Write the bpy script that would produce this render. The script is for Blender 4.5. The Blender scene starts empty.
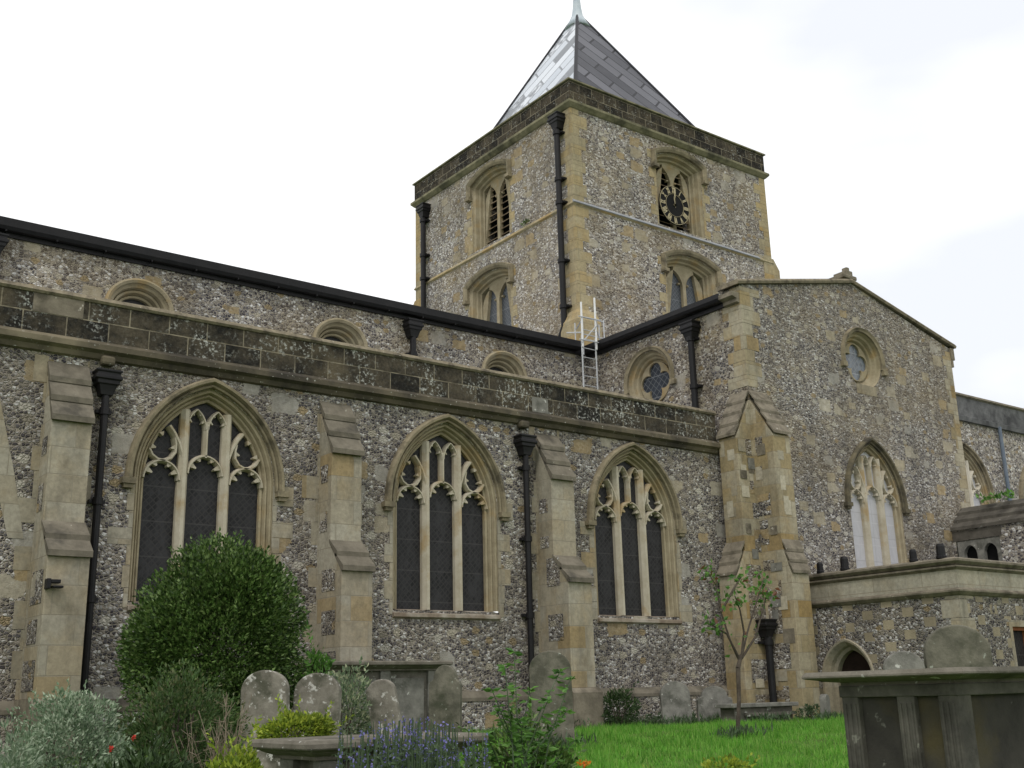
import bpy, bmesh, math, random
from mathutils import Vector, Matrix
from mathutils.geometry import delaunay_2d_cdt
R = random.Random(7)
rad = math.radians
sc = bpy.context.scene
# ------------------------------------------------------------------ camera
YAW, PIT, ROL, FPX = 0.65066441, 0.27197788, -0.02550698, 1116.63
cy, sy, cp, sp = math.cos(YAW), math.sin(YAW), math.cos(PIT), math.sin(PIT)
FW = Vector((sy*cp, cy*cp, sp)); RT = Vector((cy, -sy, 0)); UP = RT.cross(FW)
R2 = RT*math.cos(ROL) + UP*math.sin(ROL); U2 = -RT*math.sin(ROL) + UP*math.cos(ROL)
cam = bpy.data.objects.new('camera', bpy.data.cameras.new('camera'))
sc.collection.objects.link(cam); sc.camera = cam
cam.matrix_world = Matrix(((R2.x, U2.x, -FW.x, 0), (R2.y, U2.y, -FW.y, 0), (R2.z, U2.z, -FW.z, 0), (0, 0, 0, 1)))
cam.data.sensor_width = 36; cam.data.lens = 36*FPX/1024; cam.data.clip_end = 2000; cam.data.clip_start = .1
# ------------------------------------------------------------------ overcast sky
SUN_EL, SUN_AZ = rad(52), rad(232)      # azimuth clockwise from +Y (north)
w = bpy.data.worlds.new('World'); sc.world = w; w.use_nodes = True
N, L = w.node_tree.nodes, w.node_tree.links
N.clear()
wo = N.new('ShaderNodeOutputWorld'); bg = N.new('ShaderNodeBackground'); bg2 = N.new('ShaderNodeBackground'); mx = N.new('ShaderNodeMixShader')
sky = N.new('ShaderNodeTexSky'); sky.sky_type = 'NISHITA'; sky.sun_disc = False
sky.sun_elevation = SUN_EL; sky.sun_rotation = SUN_AZ
tc = N.new('ShaderNodeTexCoord'); mp = N.new('ShaderNodeMapping'); mp.inputs['Scale'].default_value = (1, 1, 2.6)
nz = N.new('ShaderNodeTexNoise'); nz.inputs['Scale'].default_value = 1.7; nz.inputs['Detail'].default_value = 5; nz.inputs['Roughness'].default_value = .45
cr = N.new('ShaderNodeValToRGB')
cr.color_ramp.elements[0].position = .36; cr.color_ramp.elements[0].color = (.86, .885, .93, 1)
cr.color_ramp.elements[1].position = .48; cr.color_ramp.elements[1].color = (1.12, 1.12, 1.12, 1)
L.new(tc.outputs['Generated'], mp.inputs['Vector']); L.new(mp.outputs[0], nz.inputs['Vector']); L.new(nz.outputs['Fac'], cr.inputs[0])
L.new(sky.outputs[0], bg.inputs[0]); bg.inputs[1].default_value = .1
L.new(cr.outputs[0], bg2.inputs[0]); bg2.inputs[1].default_value = 1.0
mx.inputs[0].default_value = .93
L.new(bg.outputs[0], mx.inputs[1]); L.new(bg2.outputs[0], mx.inputs[2]); L.new(mx.outputs[0], wo.inputs[0])
sun = bpy.data.objects.new('sun', bpy.data.lights.new('sun', 'SUN')); sc.collection.objects.link(sun)
sun.data.energy = .95; sun.data.angle = rad(12); sun.data.color = (1, .96, .9)
sd = Vector((math.sin(SUN_AZ)*math.cos(SUN_EL), math.cos(SUN_AZ)*math.cos(SUN_EL), math.sin(SUN_EL)))
sun.rotation_euler = sd.to_track_quat('Z', 'Y').to_euler()
sc.view_settings.view_transform = 'Standard'; sc.view_settings.look = 'None'; sc.view_settings.exposure = .18; sc.view_settings.gamma = 1

def ray(px, py):
    return R2*((px-512)/FPX) - U2*((py-384)/FPX) + FW
def at(px, py, Y):
    r = ray(px, py); return r*(Y/r.y)
def gz(x, y):                                    # ground height: rises towards the church
    t = max(0., min(1., (y - 1 + .3*(x-8))/13))
    return -1.6 + 1.0*t*t*(3-2*t)*.35 + 1.0*t*.65
# ------------------------------------------------------------------ materials
class NT:
    def __init__(s, name):
        m = bpy.data.materials.new(name); m.use_nodes = True; s.m = m
        s.n = m.node_tree.nodes; s.l = m.node_tree.links; s.b = s.n['Principled BSDF']
    def add(s, t, **k):
        nd = s.n.new(t)
        for a, v in k.items():
            if a.startswith('i_'):
                nd.inputs[a[2:].replace('_', ' ')].default_value = v
            else: setattr(nd, a, v)
        return nd
    def link(s, a, b): s.l.new(a, b)
    def pos(s, scale=(1, 1, 1), wall=False, off=(0, 0, 0)):
        g = s.add('ShaderNodeNewGeometry')
        out = g.outputs['Position']
        if wall:                                  # unroll axis aligned walls: (x+y, z)
            sx = s.add('ShaderNodeSeparateXYZ'); s.link(out, sx.inputs[0])
            ad = s.add('ShaderNodeMath', operation='ADD'); s.link(sx.outputs[0], ad.inputs[0]); s.link(sx.outputs[1], ad.inputs[1])
            cb = s.add('ShaderNodeCombineXYZ'); s.link(ad.outputs[0], cb.inputs[0]); s.link(sx.outputs[2], cb.inputs[1]); out = cb.outputs[0]
        mp = s.add('ShaderNodeMapping'); mp.inputs['Scale'].default_value = scale; mp.inputs['Location'].default_value = off
        s.link(out, mp.inputs[0]); return mp.outputs[0]
    def noise(s, v, scale, detail=4, rough=.6, dist=0):
        n = s.add('ShaderNodeTexNoise'); n.inputs['Scale'].default_value = scale; n.inputs['Detail'].default_value = detail
        n.inputs['Roughness'].default_value = rough; n.inputs['Distortion'].default_value = dist
        s.link(v, n.inputs['Vector']); return n.outputs['Fac']
    def ramp(s, f, els, const=False):
        r = s.add('ShaderNodeValToRGB'); c = r.color_ramp
        if const: c.interpolation = 'CONSTANT'
        while len(c.elements) < len(els): c.elements.new(.5)
        for e, (p, col) in zip(c.elements, els):
            e.position = p; e.color = (*col, 1) if not isinstance(col, (int, float)) else (col, col, col, 1)
        s.link(f, r.inputs[0]); return r.outputs[0]
    def mix(s, f, a, b, mode='MIX'):
        m = s.add('ShaderNodeMix', data_type='RGBA', blend_type=mode)
        for sock, v in ((m.inputs[0], f), (m.inputs[6], a), (m.inputs[7], b)):
            if hasattr(v, 'links'): s.link(v, sock)
            elif isinstance(v, (int, float)): sock.default_value = v
            else: sock.default_value = (*v, 1)
        return m.outputs[2]
    def math(s, op, a, b=0., c=None):
        m = s.add('ShaderNodeMath', operation=op)
        for i, v in enumerate((a, b, c)):
            if v is None: continue
            if hasattr(v, 'links'): s.link(v, m.inputs[i])
            else: m.inputs[i].default_value = v
        return m.outputs[0]
    def bump(s, h, st=.5, d=.02):
        b = s.add('ShaderNodeBump'); b.inputs['Strength'].default_value = st; b.inputs['Distance'].default_value = d
        s.link(h, b.inputs['Height']); s.link(b.outputs[0], s.b.inputs['Normal'])
    def fin(s, col, rough=.9, spec=.25, metal=0.):
        if hasattr(col, 'links'): s.link(col, s.b.inputs['Base Color'])
        else: s.b.inputs['Base Color'].default_value = (*col, 1)
        if hasattr(rough, 'links'): s.link(rough, s.b.inputs['Roughness'])
        else: s.b.inputs['Roughness'].default_value = rough
        s.b.inputs['Specular IOR Level'].default_value = spec; s.b.inputs['Metallic'].default_value = metal
        return s.m

def flint(name, scale=12, blocks=.80, ochre=.5, tone=1.0, bs=1.9, checks=False, warm=0., zs=1.3):
    t = NT(name); p = t.pos()
    ns = t.noise(p, 5, 2)
    mpv = t.mix(.045, p, t.add('ShaderNodeTexNoise', i_Scale=6.).outputs['Color'])
    def vor(feat, sc, vec, metric='EUCLIDEAN', rnd=1., dim='3D'):
        v = t.add('ShaderNodeTexVoronoi', feature=feat, voronoi_dimensions=dim)
        if feat != 'DISTANCE_TO_EDGE': v.distance = metric
        v.inputs['Scale'].default_value = sc; v.inputs['Randomness'].default_value = rnd
        t.link(vec, v.inputs['Vector']); return v
    ps0 = t.pos(scale=(1, 1, zs)); wn = t.add('ShaderNodeTexNoise', i_Scale=9.); t.link(ps0, wn.inputs['Vector']); ps = t.mix(.035, ps0, wn.outputs['Color'])
    v1 = vor('F1', scale, ps); ve = vor('DISTANCE_TO_EDGE', scale, ps)
    sep = t.add('ShaderNodeSeparateColor'); t.link(v1.outputs['Color'], sep.inputs[0])
    k = tone
    big = t.noise(p, .9, 4)
    sel = t.math('ADD', sep.outputs[0], t.math('MULTIPLY', t.math('SUBTRACT', big, .5), .35))
    fc = t.ramp(sel, [(0, (.040*k, .036*k, .044*k)), (.24, (.082*k, .077*k, .084*k)), (.42, (.15*k, .142*k, .142*k)), (.56, (.225*k, .20*k, .168*k)), (.70, (.33*k, .315*k, .30*k)), (.87, (.55*k, .54*k, .52*k))], True)
    fn = t.noise(p, 45, 3)
    fc = t.mix(.45, fc, t.ramp(fn, [(.3, .25), (.7, 1.)]), 'OVERLAY')
    mo = t.ramp(ve.outputs['Distance'], [(.04, 1.), (.12, 0.)])
    mcol = t.mix(big, (.27*k, .24*k, .195*k), (.42*k, .375*k, .305*k))
    col = t.mix(mo, fc, mcol)
    # rough stone blocks among the flints
    pb = t.pos(scale=(1, 1.45, 1), wall=True)
    nj = t.add('ShaderNodeTexNoise', i_Scale=8., i_Detail=8., i_Roughness=.72); t.link(pb, nj.inputs['Vector']); pbj = t.mix(.16, pb, nj.outputs['Color'])
    vb = vor('F1', bs, pbj, 'CHEBYCHEV', .9, '2D')
    sb = t.add('ShaderNodeSeparateColor'); t.link(vb.outputs['Color'], sb.inputs[0])
    isb = t.math('GREATER_THAN', sb.outputs[0], blocks)
    sz = t.math('MULTIPLY_ADD', sb.outputs[1], .22, .18)
    inb = t.math('LESS_THAN', vb.outputs['Distance'], sz)
    m1 = t.math('MULTIPLY', isb, inb)
    bc = t.ramp(sb.outputs[2], [(0, (.31, .27, .19)), (ochre*.45, (.30, .225, .115)), (ochre, (.37, .335, .26)), (.5+ochre*.5, (.30, .285, .25))], True)
    vb2 = vor('F1', bs*2.4, pbj, 'EUCLIDEAN', .95, '2D')
    s2 = t.add('ShaderNodeSeparateColor'); t.link(vb2.outputs['Color'], s2.inputs[0])
    m2 = t.math('MULTIPLY', t.math('GREATER_THAN', s2.outputs[0], .72), t.math('LESS_THAN', vb2.outputs['Distance'], .34))
    bc2 = t.ramp(s2.outputs[1], [(0, (.42, .38, .30)), (.35, (.31, .24, .14)), (.6, (.50, .47, .40)), (.8, (.27, .24, .19))], True)
    col = t.mix(m2, col, bc2)
    bcn = t.mix(.5, bc, t.ramp(t.noise(p, 9, 5), [(.3, .3), (.7, .8)]), 'OVERLAY')
    col = t.mix(t.math('MULTIPLY', m1, .85), col, bcn)
    if checks:
        br = t.add('ShaderNodeTexBrick', offset=.5, i_Scale=1., i_Mortar_Size=0.)
        br.inputs['Brick Width'].default_value = .75; br.inputs['Row Height'].default_value = .25
        pw = t.pos(wall=True); sx = t.add('ShaderNodeSeparateXYZ'); t.link(pw, sx.inputs[0])
        row = t.math('FLOOR', t.math('DIVIDE', sx.outputs[1], .21))
        odd = t.math('MODULO', t.math('ABSOLUTE', row), 2.)
        u = t.math('ADD', t.math('DIVIDE', sx.outputs[0], .92), t.math('MULTIPLY', odd, .5))
        fr = t.math('FRACT', u); fz = t.math('FRACT', t.math('DIVIDE', sx.outputs[1], .21))
        m3 = t.math('MULTIPLY', t.math('LESS_THAN', fr, .27), t.math('MULTIPLY', t.math('GREATER_THAN', fz, .08), t.math('LESS_THAN', fz, .92)))
        m3 = t.math('MULTIPLY', m3, t.math('GREATER_THAN', t.noise(p, 1.3, 1), .40))
        col = t.mix(m3, col, t.mix(t.noise(p, 1.7, 3), (.26, .22, .15), (.44, .38, .26)))
        m1 = t.math('MAXIMUM', m1, m3)
    # lichen and weather stains
    st = t.ramp(t.noise(p, .55, 6, .65), [(.42, 0.), (.66, 1.)])
    col = t.mix(t.math('MULTIPLY', st, .30 + warm), col, (.34, .255, .12) if warm else (.24, .20, .14))
    dk = t.ramp(t.noise(t.pos(scale=(1, 1, .35), off=(5, 3, 1)), 1.3, 5, .6), [(.35, .72), (.62, 1.08)])
    col = t.mix(1., col, dk, 'MULTIPLY')
    h = t.math('ADD', t.math('MULTIPLY', t.ramp(ve.outputs['Distance'], [(0, 0.), (.22, 1.)]), t.math('SUBTRACT', 1., m1)), t.math('MULTIPLY', m1, .8))
    h = t.math('ADD', h, t.math('MULTIPLY', fn, .5))
    t.bump(h, .8, .025)
    rgh = t.ramp(sep.outputs[1], [(0, .45), (1, .95)])
    return t.fin(col, rgh, .35)

def ashlar(name, a=(.40, .335, .215), b=(.36, .32, .235), ochre=.5, stain=.35, bw=.55, bh=.31, joint=(.25, .21, .15), msize=.007, scale_off=(0, 0, 0)):
    t = NT(name); p = t.pos(); pw = t.pos(wall=True, off=scale_off)
    br = t.add('ShaderNodeTexBrick', offset=.5, i_Scale=1., i_Mortar_Size=msize, i_Bias=0.)
    br.inputs['Brick Width'].default_value = bw; br.inputs['Row Height'].default_value = bh; br.inputs['Mortar Smooth'].default_value = .3
    br.inputs['Color1'].default_value = (0, 0, 0, 1); br.inputs['Color2'].default_value = (1, 1, 1, 1); br.inputs['Mortar'].default_value = (.5, .5, .5, 1)
    t.link(pw, br.inputs['Vector'])
    col = t.ramp(br.outputs['Color'], [(0, a), (.45, b), (.8, tuple(x*1.12 for x in b)), (1, (a[0]*.95, a[1]*.83, a[2]*.62))])
    n1 = t.noise(p, 1.6, 6, .65); n2 = t.noise(p, 14, 5, .7)
    col = t.mix(t.math('MULTIPLY', t.ramp(n1, [(.48, 0.), (.66, 1.)]), ochre), col, (.32, .225, .095))
    col = t.mix(t.math('MULTIPLY', t.ramp(t.noise(t.pos(scale=(1, 1, .3), off=(3, 8, 2)), 2.4, 6, .7), [(.45, 0.), (.7, 1.)]), stain), col, (.085, .075, .055))
    col = t.mix(.55, col, t.ramp(n2, [(.25, .28), (.75, .78)]), 'OVERLAY')
    col = t.mix(t.math('MULTIPLY', br.outputs['Fac'], .75), col, joint)
    t.bump(t.math('ADD', t.math('MULTIPLY', n2, .5), t.math('MULTIPLY', br.outputs['Fac'], -1.)), .5, .012)
    return t.fin(col, .92, .2)

def dark_ashlar(name, zoff=0., bw=.62, bh=.33, lich=.62, base=(.028, .026, .022), base2=(.085, .072, .048)):
    t = NT(name); p = t.pos(); pw = t.pos(wall=True, off=(0, -zoff, 0))
    br = t.add('ShaderNodeTexBrick', offset=.5, i_Scale=1., i_Mortar_Size=.010, i_Bias=0.)
    br.inputs['Brick Width'].default_value = bw; br.inputs['Row Height'].default_value = bh; br.inputs['Mortar Smooth'].default_value = .2
    br.inputs['Color1'].default_value = (0, 0, 0, 1); br.inputs['Color2'].default_value = (1, 1, 1, 1); br.inputs['Mortar'].default_value = (.5, .5, .5, 1)
    t.link(pw, br.inputs['Vector'])
    col = t.mix(t.ramp(t.math('ADD', t.math('MULTIPLY', br.outputs['Color'], .30), t.math('MULTIPLY', t.math('SUBTRACT', t.noise(p, 2.6, 7, .75), .35), 1.5)), [(.22, 0.), (.62, 1.)]), base, base2)
    col = t.mix(.5, col, t.ramp(t.noise(p, 22, 4, .7), [(.25, .2), (.75, .85)]), 'OVERLAY')
    col = t.mix(t.ramp(t.noise(p, .7, 4), [(.55, 0.), (.75, .7)]), col, (.16, .13, .08))
    sp_ = t.math('MULTIPLY', t.ramp(t.noise(p, 21, 5, .68), [(lich-.02, 0.), (lich+.10, .95)]), t.ramp(t.noise(p, 1.9, 4), [(.42, .05), (.58, 1.)]))
    jn = t.ramp(t.noise(p, 3, 3), [(.3, .15), (.6, .8)])
    col = t.mix(t.math('MULTIPLY', br.outputs['Fac'], jn), col, (.32, .28, .20))
    col = t.mix(sp_, col, (.50, .51, .47))
    t.bump(t.math('ADD', t.noise(p, 20, 5), t.math('MULTIPLY', br.outputs['Fac'], -.8)), .7, .02)
    return t.fin(col, .95, .15)

def mottled(name, a, b, c=None, s=3., rough=.9, lich=None, ls=11, lt=.62, spec=.2, bump=.5):
    t = NT(name); p = t.pos(); n = t.noise(p, s, 7, .68)
    col = t.mix(t.ramp(n, [(.35, 0.), (.65, 1.)]), a, b)
    if c: col = t.mix(t.ramp(t.noise(t.pos(off=(4, 4, 4)), s*.6, 5, .6), [(.52, 0.), (.66, .85)]), col, c)
    if lich: col = t.mix(t.ramp(t.noise(t.pos(off=(9, 1, 4)), ls, 5, .62), [(lt, 0.), (lt+.05, .9)]), col, lich)
    t.bump(t.noise(p, s*7, 5), bump, .012)
    return t.fin(col, rough, spec)

def leaf_mat(name, cols, rough=.5, trans=.25):
    t = NT(name); g = t.add('ShaderNodeNewGeometry')
    n = len(cols)
    col = t.ramp(g.outputs['Random Per Island'], [(i/(n-1) if n > 1 else 0, c) for i, c in enumerate(cols)])
    col = t.mix(.5, col, t.ramp(t.noise(t.pos(), 2.5, 3), [(.3, .3), (.7, .75)]), 'OVERLAY')
    t.fin(col, rough, .35)
    tr = t.add('ShaderNodeBsdfTranslucent'); t.link(col, tr.inputs[0])
    ms = t.add('ShaderNodeMixShader'); ms.inputs[0].default_value = trans
    t.link(t.b.outputs[0], ms.inputs[1]); t.link(tr.outputs[0], ms.inputs[2]); t.link(ms.outputs[0], t.n['Material Output'].inputs[0])
    return t.m

M = {}
M['flint_aisle'] = flint('flint_aisle', 19, .80, .35, 1.0, 1.9)
M['flint_nave'] = flint('flint_nave', 17, .80, .55, 1.1, 2.1, warm=.10)
M['flint_tower'] = flint('flint_tower', 17, .72, .70, 1.25, 1.9, warm=.14)
M['flint_transept'] = flint('flint_transept', 17, .78, .65, 1.0, 2.2, warm=.06, zs=1.8)
M['flint_vestry'] = flint('flint_vestry', 17, .985, .4, .95, 2.2, checks=True)
M['flint_chancel'] = flint('flint_chancel', 15, .85, .3, 1.2, 2.0)
M['ashlar'] = ashlar('ashlar', (.315, .275, .20), (.32, .295, .235), .30, .50, joint=(.25, .22, .165), bw=.62, bh=.38)
M['ashlar_tower'] = ashlar('ashlar_tower', (.37, .29, .155), (.34, .29, .185), .55, .40, joint=(.22, .19, .13))
M['ashlar_ochre'] = ashlar('ashlar_ochre', (.30, .24, .135), (.34, .305, .225), .50, .50, bw=.46, bh=.34, joint=(.24, .20, .14))
M['ashlar_patch'] = ashlar('ashlar_patch', (.29, .25, .175), (.31, .28, .215), .35, .45, bw=3, bh=2, msize=0.)
M['ashlar_pale'] = ashlar('ashlar_pale', (.47, .42, .31), (.43, .39, .30), .25, .18, bw=5, bh=3, msize=0.)
M['ashlar_grey'] = ashlar('ashlar_grey', (.36, .335, .265), (.32, .30, .24), .2, .40, bw=1.1, bh=.6)
M['hood'] = mottled('hood_stone', (.17, .145, .095), (.30, .255, .17), (.08, .07, .05), 3.5)
M['hood_dark'] = mottled('hood_stone_dark', (.07, .062, .045), (.17, .145, .09), (.04, .036, .03), 3.5)
M['moulding'] = mottled('moulding_stone', (.25, .21, .135), (.37, .32, .22), (.33, .235, .11), 3.2)
M['tracery'] = mottled('tracery_stone', (.38, .335, .245), (.50, .46, .37), (.36, .26, .13), 3.)
M['tracery_white'] = mottled('tracery_white', (.50, .46, .37), (.62, .58, .49), None, 2.)
M['sill'] = mottled('sill_stone', (.16, .12, .09), (.30, .25, .19), (.42, .38, .32), 3.)
M['slab'] = mottled('weathering_stone', (.115, .102, .078), (.205, .182, .14), (.065, .059, .048), 3., lich=(.5, .47, .4), ls=9, lt=.68)
M['slab_dark'] = mottled('stepped_stone_dark', (.065, .058, .048), (.13, .118, .098), (.04, .036, .03), 3., lich=(.4, .4, .36), ls=12, lt=.68)
M['slab_grey'] = mottled('weathering_stone_grey', (.14, .122, .092), (.25, .218, .165), (.08, .07, .052), 4., lich=(.5, .47, .4), ls=9, lt=.66)
M['parapet'] = dark_ashlar('aisle_parapet_stone', 5.12, .60, .30, .545, (.018, .017, .015), (.082, .069, .049))
M['parapet_tower'] = dark_ashlar('tower_parapet_stone', 15.86, .46, .30, .60, (.02, .018, .015), (.085, .07, .048))
M['string'] = mottled('string_stone', (.045, .04, .032), (.13, .11, .075), (.21, .18, .12), 1.3, lich=(.45, .45, .40), ls=14, lt=.64)
M['coping'] = mottled('coping_stone', (.15, .128, .092), (.27, .23, .16), (.07, .06, .045), 7., lich=(.42, .40, .32), ls=14, lt=.66)
M['green_string'] = mottled('mossy_string', (.13, .125, .075), (.26, .235, .15), (.07, .067, .045), 3.)
M['stained'] = mottled('stained_parapet', (.07, .07, .072), (.19, .19, .19), (.04, .04, .042), 1.6)
M['black'] = mottled('black_iron', (.007, .007, .008), (.014, .013, .014), None, 4., rough=.5, spec=.25, bump=.15)
M['bluepipe'] = mottled('blue_grey_pipe', (.11, .14, .18), (.16, .19, .23), None, 4., rough=.5)
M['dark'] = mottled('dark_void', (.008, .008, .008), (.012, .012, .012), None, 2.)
M['louvre'] = mottled('louvre_wood', (.16, .12, .075), (.26, .20, .13), (.07, .05, .03), 3.)
M['gold'] = NT('gold_leaf').fin((.46, .39, .23), .5, .5, .1)
M['alu'] = mottled('galvanised_tube', (.42, .43, .44), (.56, .57, .58), None, 5., rough=.4)
M['white_tube'] = mottled('white_tube', (.70, .70, .69), (.8, .8, .79), None, 5., rough=.5)
M['dark_interior'] = mottled('doorway_shade', (.02, .013, .01), (.035, .022, .016), None, 4.)  # near-black brown that paints the shade inside the vestry doorway
M['wood_red'] = mottled('red_brown_frame', (.20, .075, .035), (.28, .11, .05), None, 4.)
M['tomb'] = mottled('tomb_stone', (.085, .08, .066), (.17, .158, .13), (.05, .05, .038), 3.6, lich=(.40, .41, .36), ls=7, lt=.60)
M['tomb_dark'] = mottled('tomb_stone_dark', (.030, .028, .025), (.062, .058, .048), (.075, .062, .028), 2.2, lich=(.20, .20, .17), ls=6, lt=.66)
M['tomb_mid'] = mottled('tomb_stone_mid', (.055, .053, .045), (.125, .118, .098), (.035, .033, .027), 4., lich=(.24, .24, .2), ls=9, lt=.66)
M['tomb_slab'] = mottled('tomb_slab_stone', (.11, .10, .078), (.19, .172, .14), (.06, .058, .044), 4.2, lich=(.50, .50, .46), ls=13, lt=.64)
M['grave'] = mottled('gravestone', (.13, .118, .096), (.26, .24, .20), (.06, .062, .042), 5., lich=(.48, .47, .43), ls=11, lt=.57)
M['grave_green'] = mottled('gravestone_green', (.085, .083, .062), (.19, .178, .138), (.055, .06, .038), 5., lich=(.42, .45, .38), ls=10, lt=.64)
M['grave_grey'] = mottled('gravestone_grey', (.13, .127, .112), (.24, .232, .205), (.08, .08, .066), 5., lich=(.55, .55, .50), ls=10, lt=.64)
M['bark'] = mottled('bark', (.05, .04, .032), (.11, .09, .07), None, 9.)
M['twig'] = mottled('dry_twig', (.15, .12, .085), (.26, .215, .16), None, 9.)

def glass(name, base, pane=(.16, .16), diamond=False, line=(.16, .16, .17), rough=.25, spec=.5, var=.5):
    t = NT(name); pw = t.pos(wall=True)
    v = pw
    if diamond:
        mpn = t.add('ShaderNodeMapping'); mpn.inputs['Rotation'].default_value = (0, 0, rad(45)); t.link(pw, mpn.inputs[0]); v = mpn.outputs[0]
    br = t.add('ShaderNodeTexBrick', offset=0., i_Scale=1., i_Mortar_Size=.008, i_Bias=0.)
    br.inputs['Brick Width'].default_value = pane[0]; br.inputs['Row Height'].default_value = pane[1]
    br.inputs['Color1'].default_value = (0, 0, 0, 1); br.inputs['Color2'].default_value = (1, 1, 1, 1)
    t.link(v, br.inputs['Vector'])
    n = t.noise(t.pos(scale=(1, 1, .35)), 7, 6, .75, 1.2)
    f = t.math('ADD', t.math('MULTIPLY', n, 1.0), t.math('MULTIPLY', br.outputs['Color'], .15))
    col = t.mix(t.ramp(f, [(.3, 0.), (.85, 1.)]), tuple(x*(1-var) for x in base), tuple(x*(1+var) for x in base))
    br2 = t.add('ShaderNodeTexBrick', offset=0., i_Scale=1., i_Mortar_Size=.011)
    br2.inputs['Brick Width'].default_value = 50; br2.inputs['Row Height'].default_value = .52; t.link(pw, br2.inputs['Vector'])
    col = t.mix(t.math('MULTIPLY', br.outputs['Fac'], .8), col, line)
    col = t.mix(t.math('MULTIPLY', br2.outputs['Fac'], .6), col, tuple(x*1.5 for x in line))
    t.bump(t.math('ADD', br.outputs['Color'], n), .35, .01)
    return t.fin(col, rough, spec)
M['glass'] = glass('leaded_glass', (.024, .024, .026), (.065, .085), True, (.040, .038, .038), .45, .18, .9)
M['glass_w'] = glass('diamond_glass', (.035, .042, .055), (.13, .13), True, (.16, .17, .18), .3, .4)
M['glass_pale'] = glass('pale_protective_glass', (.47, .47, .49), (.9, .55), False, (.36, .36, .37), .35, .5, .14)
M['glass_rose'] = glass('rose_glass', (.13, .15, .18), (.11, .11), True, (.22, .23, .24), .25, .5, .8)
M['mesh'] = glass('tower_glass', (.05, .058, .068), (.09, .09), True, (.12, .13, .14), .4, .35)

def lead(name, c1, c2, rough, metal):
    t = NT(name); tcn = t.add('ShaderNodeTexCoord')
    mp_ = t.add('ShaderNodeMapping'); mp_.inputs['Rotation'].default_value = (0, 0, rad(42)); t.link(tcn.outputs['UV'], mp_.inputs[0])
    br = t.add('ShaderNodeTexBrick', offset=.5, i_Scale=1., i_Mortar_Size=.035, i_Bias=0.)
    br.inputs['Brick Width'].default_value = 1.5; br.inputs['Row Height'].default_value = .62; br.inputs['Mortar Smooth'].default_value = .25
    br.inputs['Color1'].default_value = (0, 0, 0, 1); br.inputs['Color2'].default_value = (1, 1, 1, 1); br.inputs['Mortar'].default_value = (.5, .5, .5, 1)
    t.link(mp_.outputs[0], br.inputs['Vector'])
    f = t.math('ADD', t.math('MULTIPLY', br.outputs['Color'], .75), t.math('MULTIPLY', t.noise(t.pos(), 3, 5), .3))
    col = t.ramp(f, [(.15, c1), (.75, c2), (.80, tuple(x*.38 for x in c1)), (1., tuple(x*.38 for x in c1))] if c1[0] > .3 else [(.15, c1), (.85, c2)])
    col = t.mix(t.math('MULTIPLY', br.outputs['Fac'], .85), col, tuple(x*.3 for x in c1))
    t.bump(t.math('SUBTRACT', t.math('MULTIPLY', t.noise(t.pos(), 2, 3), .3), br.outputs['Fac']), .8, .03)
    return t.fin(col, rough, .5 if c1[0] > .3 else .25, metal)
M['lead_s'] = lead('old_lead_no_sheen', (.055, .055, .066), (.14, .14, .16), .6, .05)  # old lead, kept dark for faces without the painted sky reflection
M['lead_w'] = lead('new_lead_sky_sheen', (.48, .52, .58), (.68, .71, .76), .4, .25)  # newer paler sheets, with the bright sky reflection painted into the colour
M['lead_plain'] = mottled('roof_lead', (.22, .23, .25), (.32, .33, .35), None, 2., rough=.5)

M['lead_new'] = mottled('finial_lead', (.40, .46, .52), (.55, .60, .64), None, 3., rough=.45)
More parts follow.
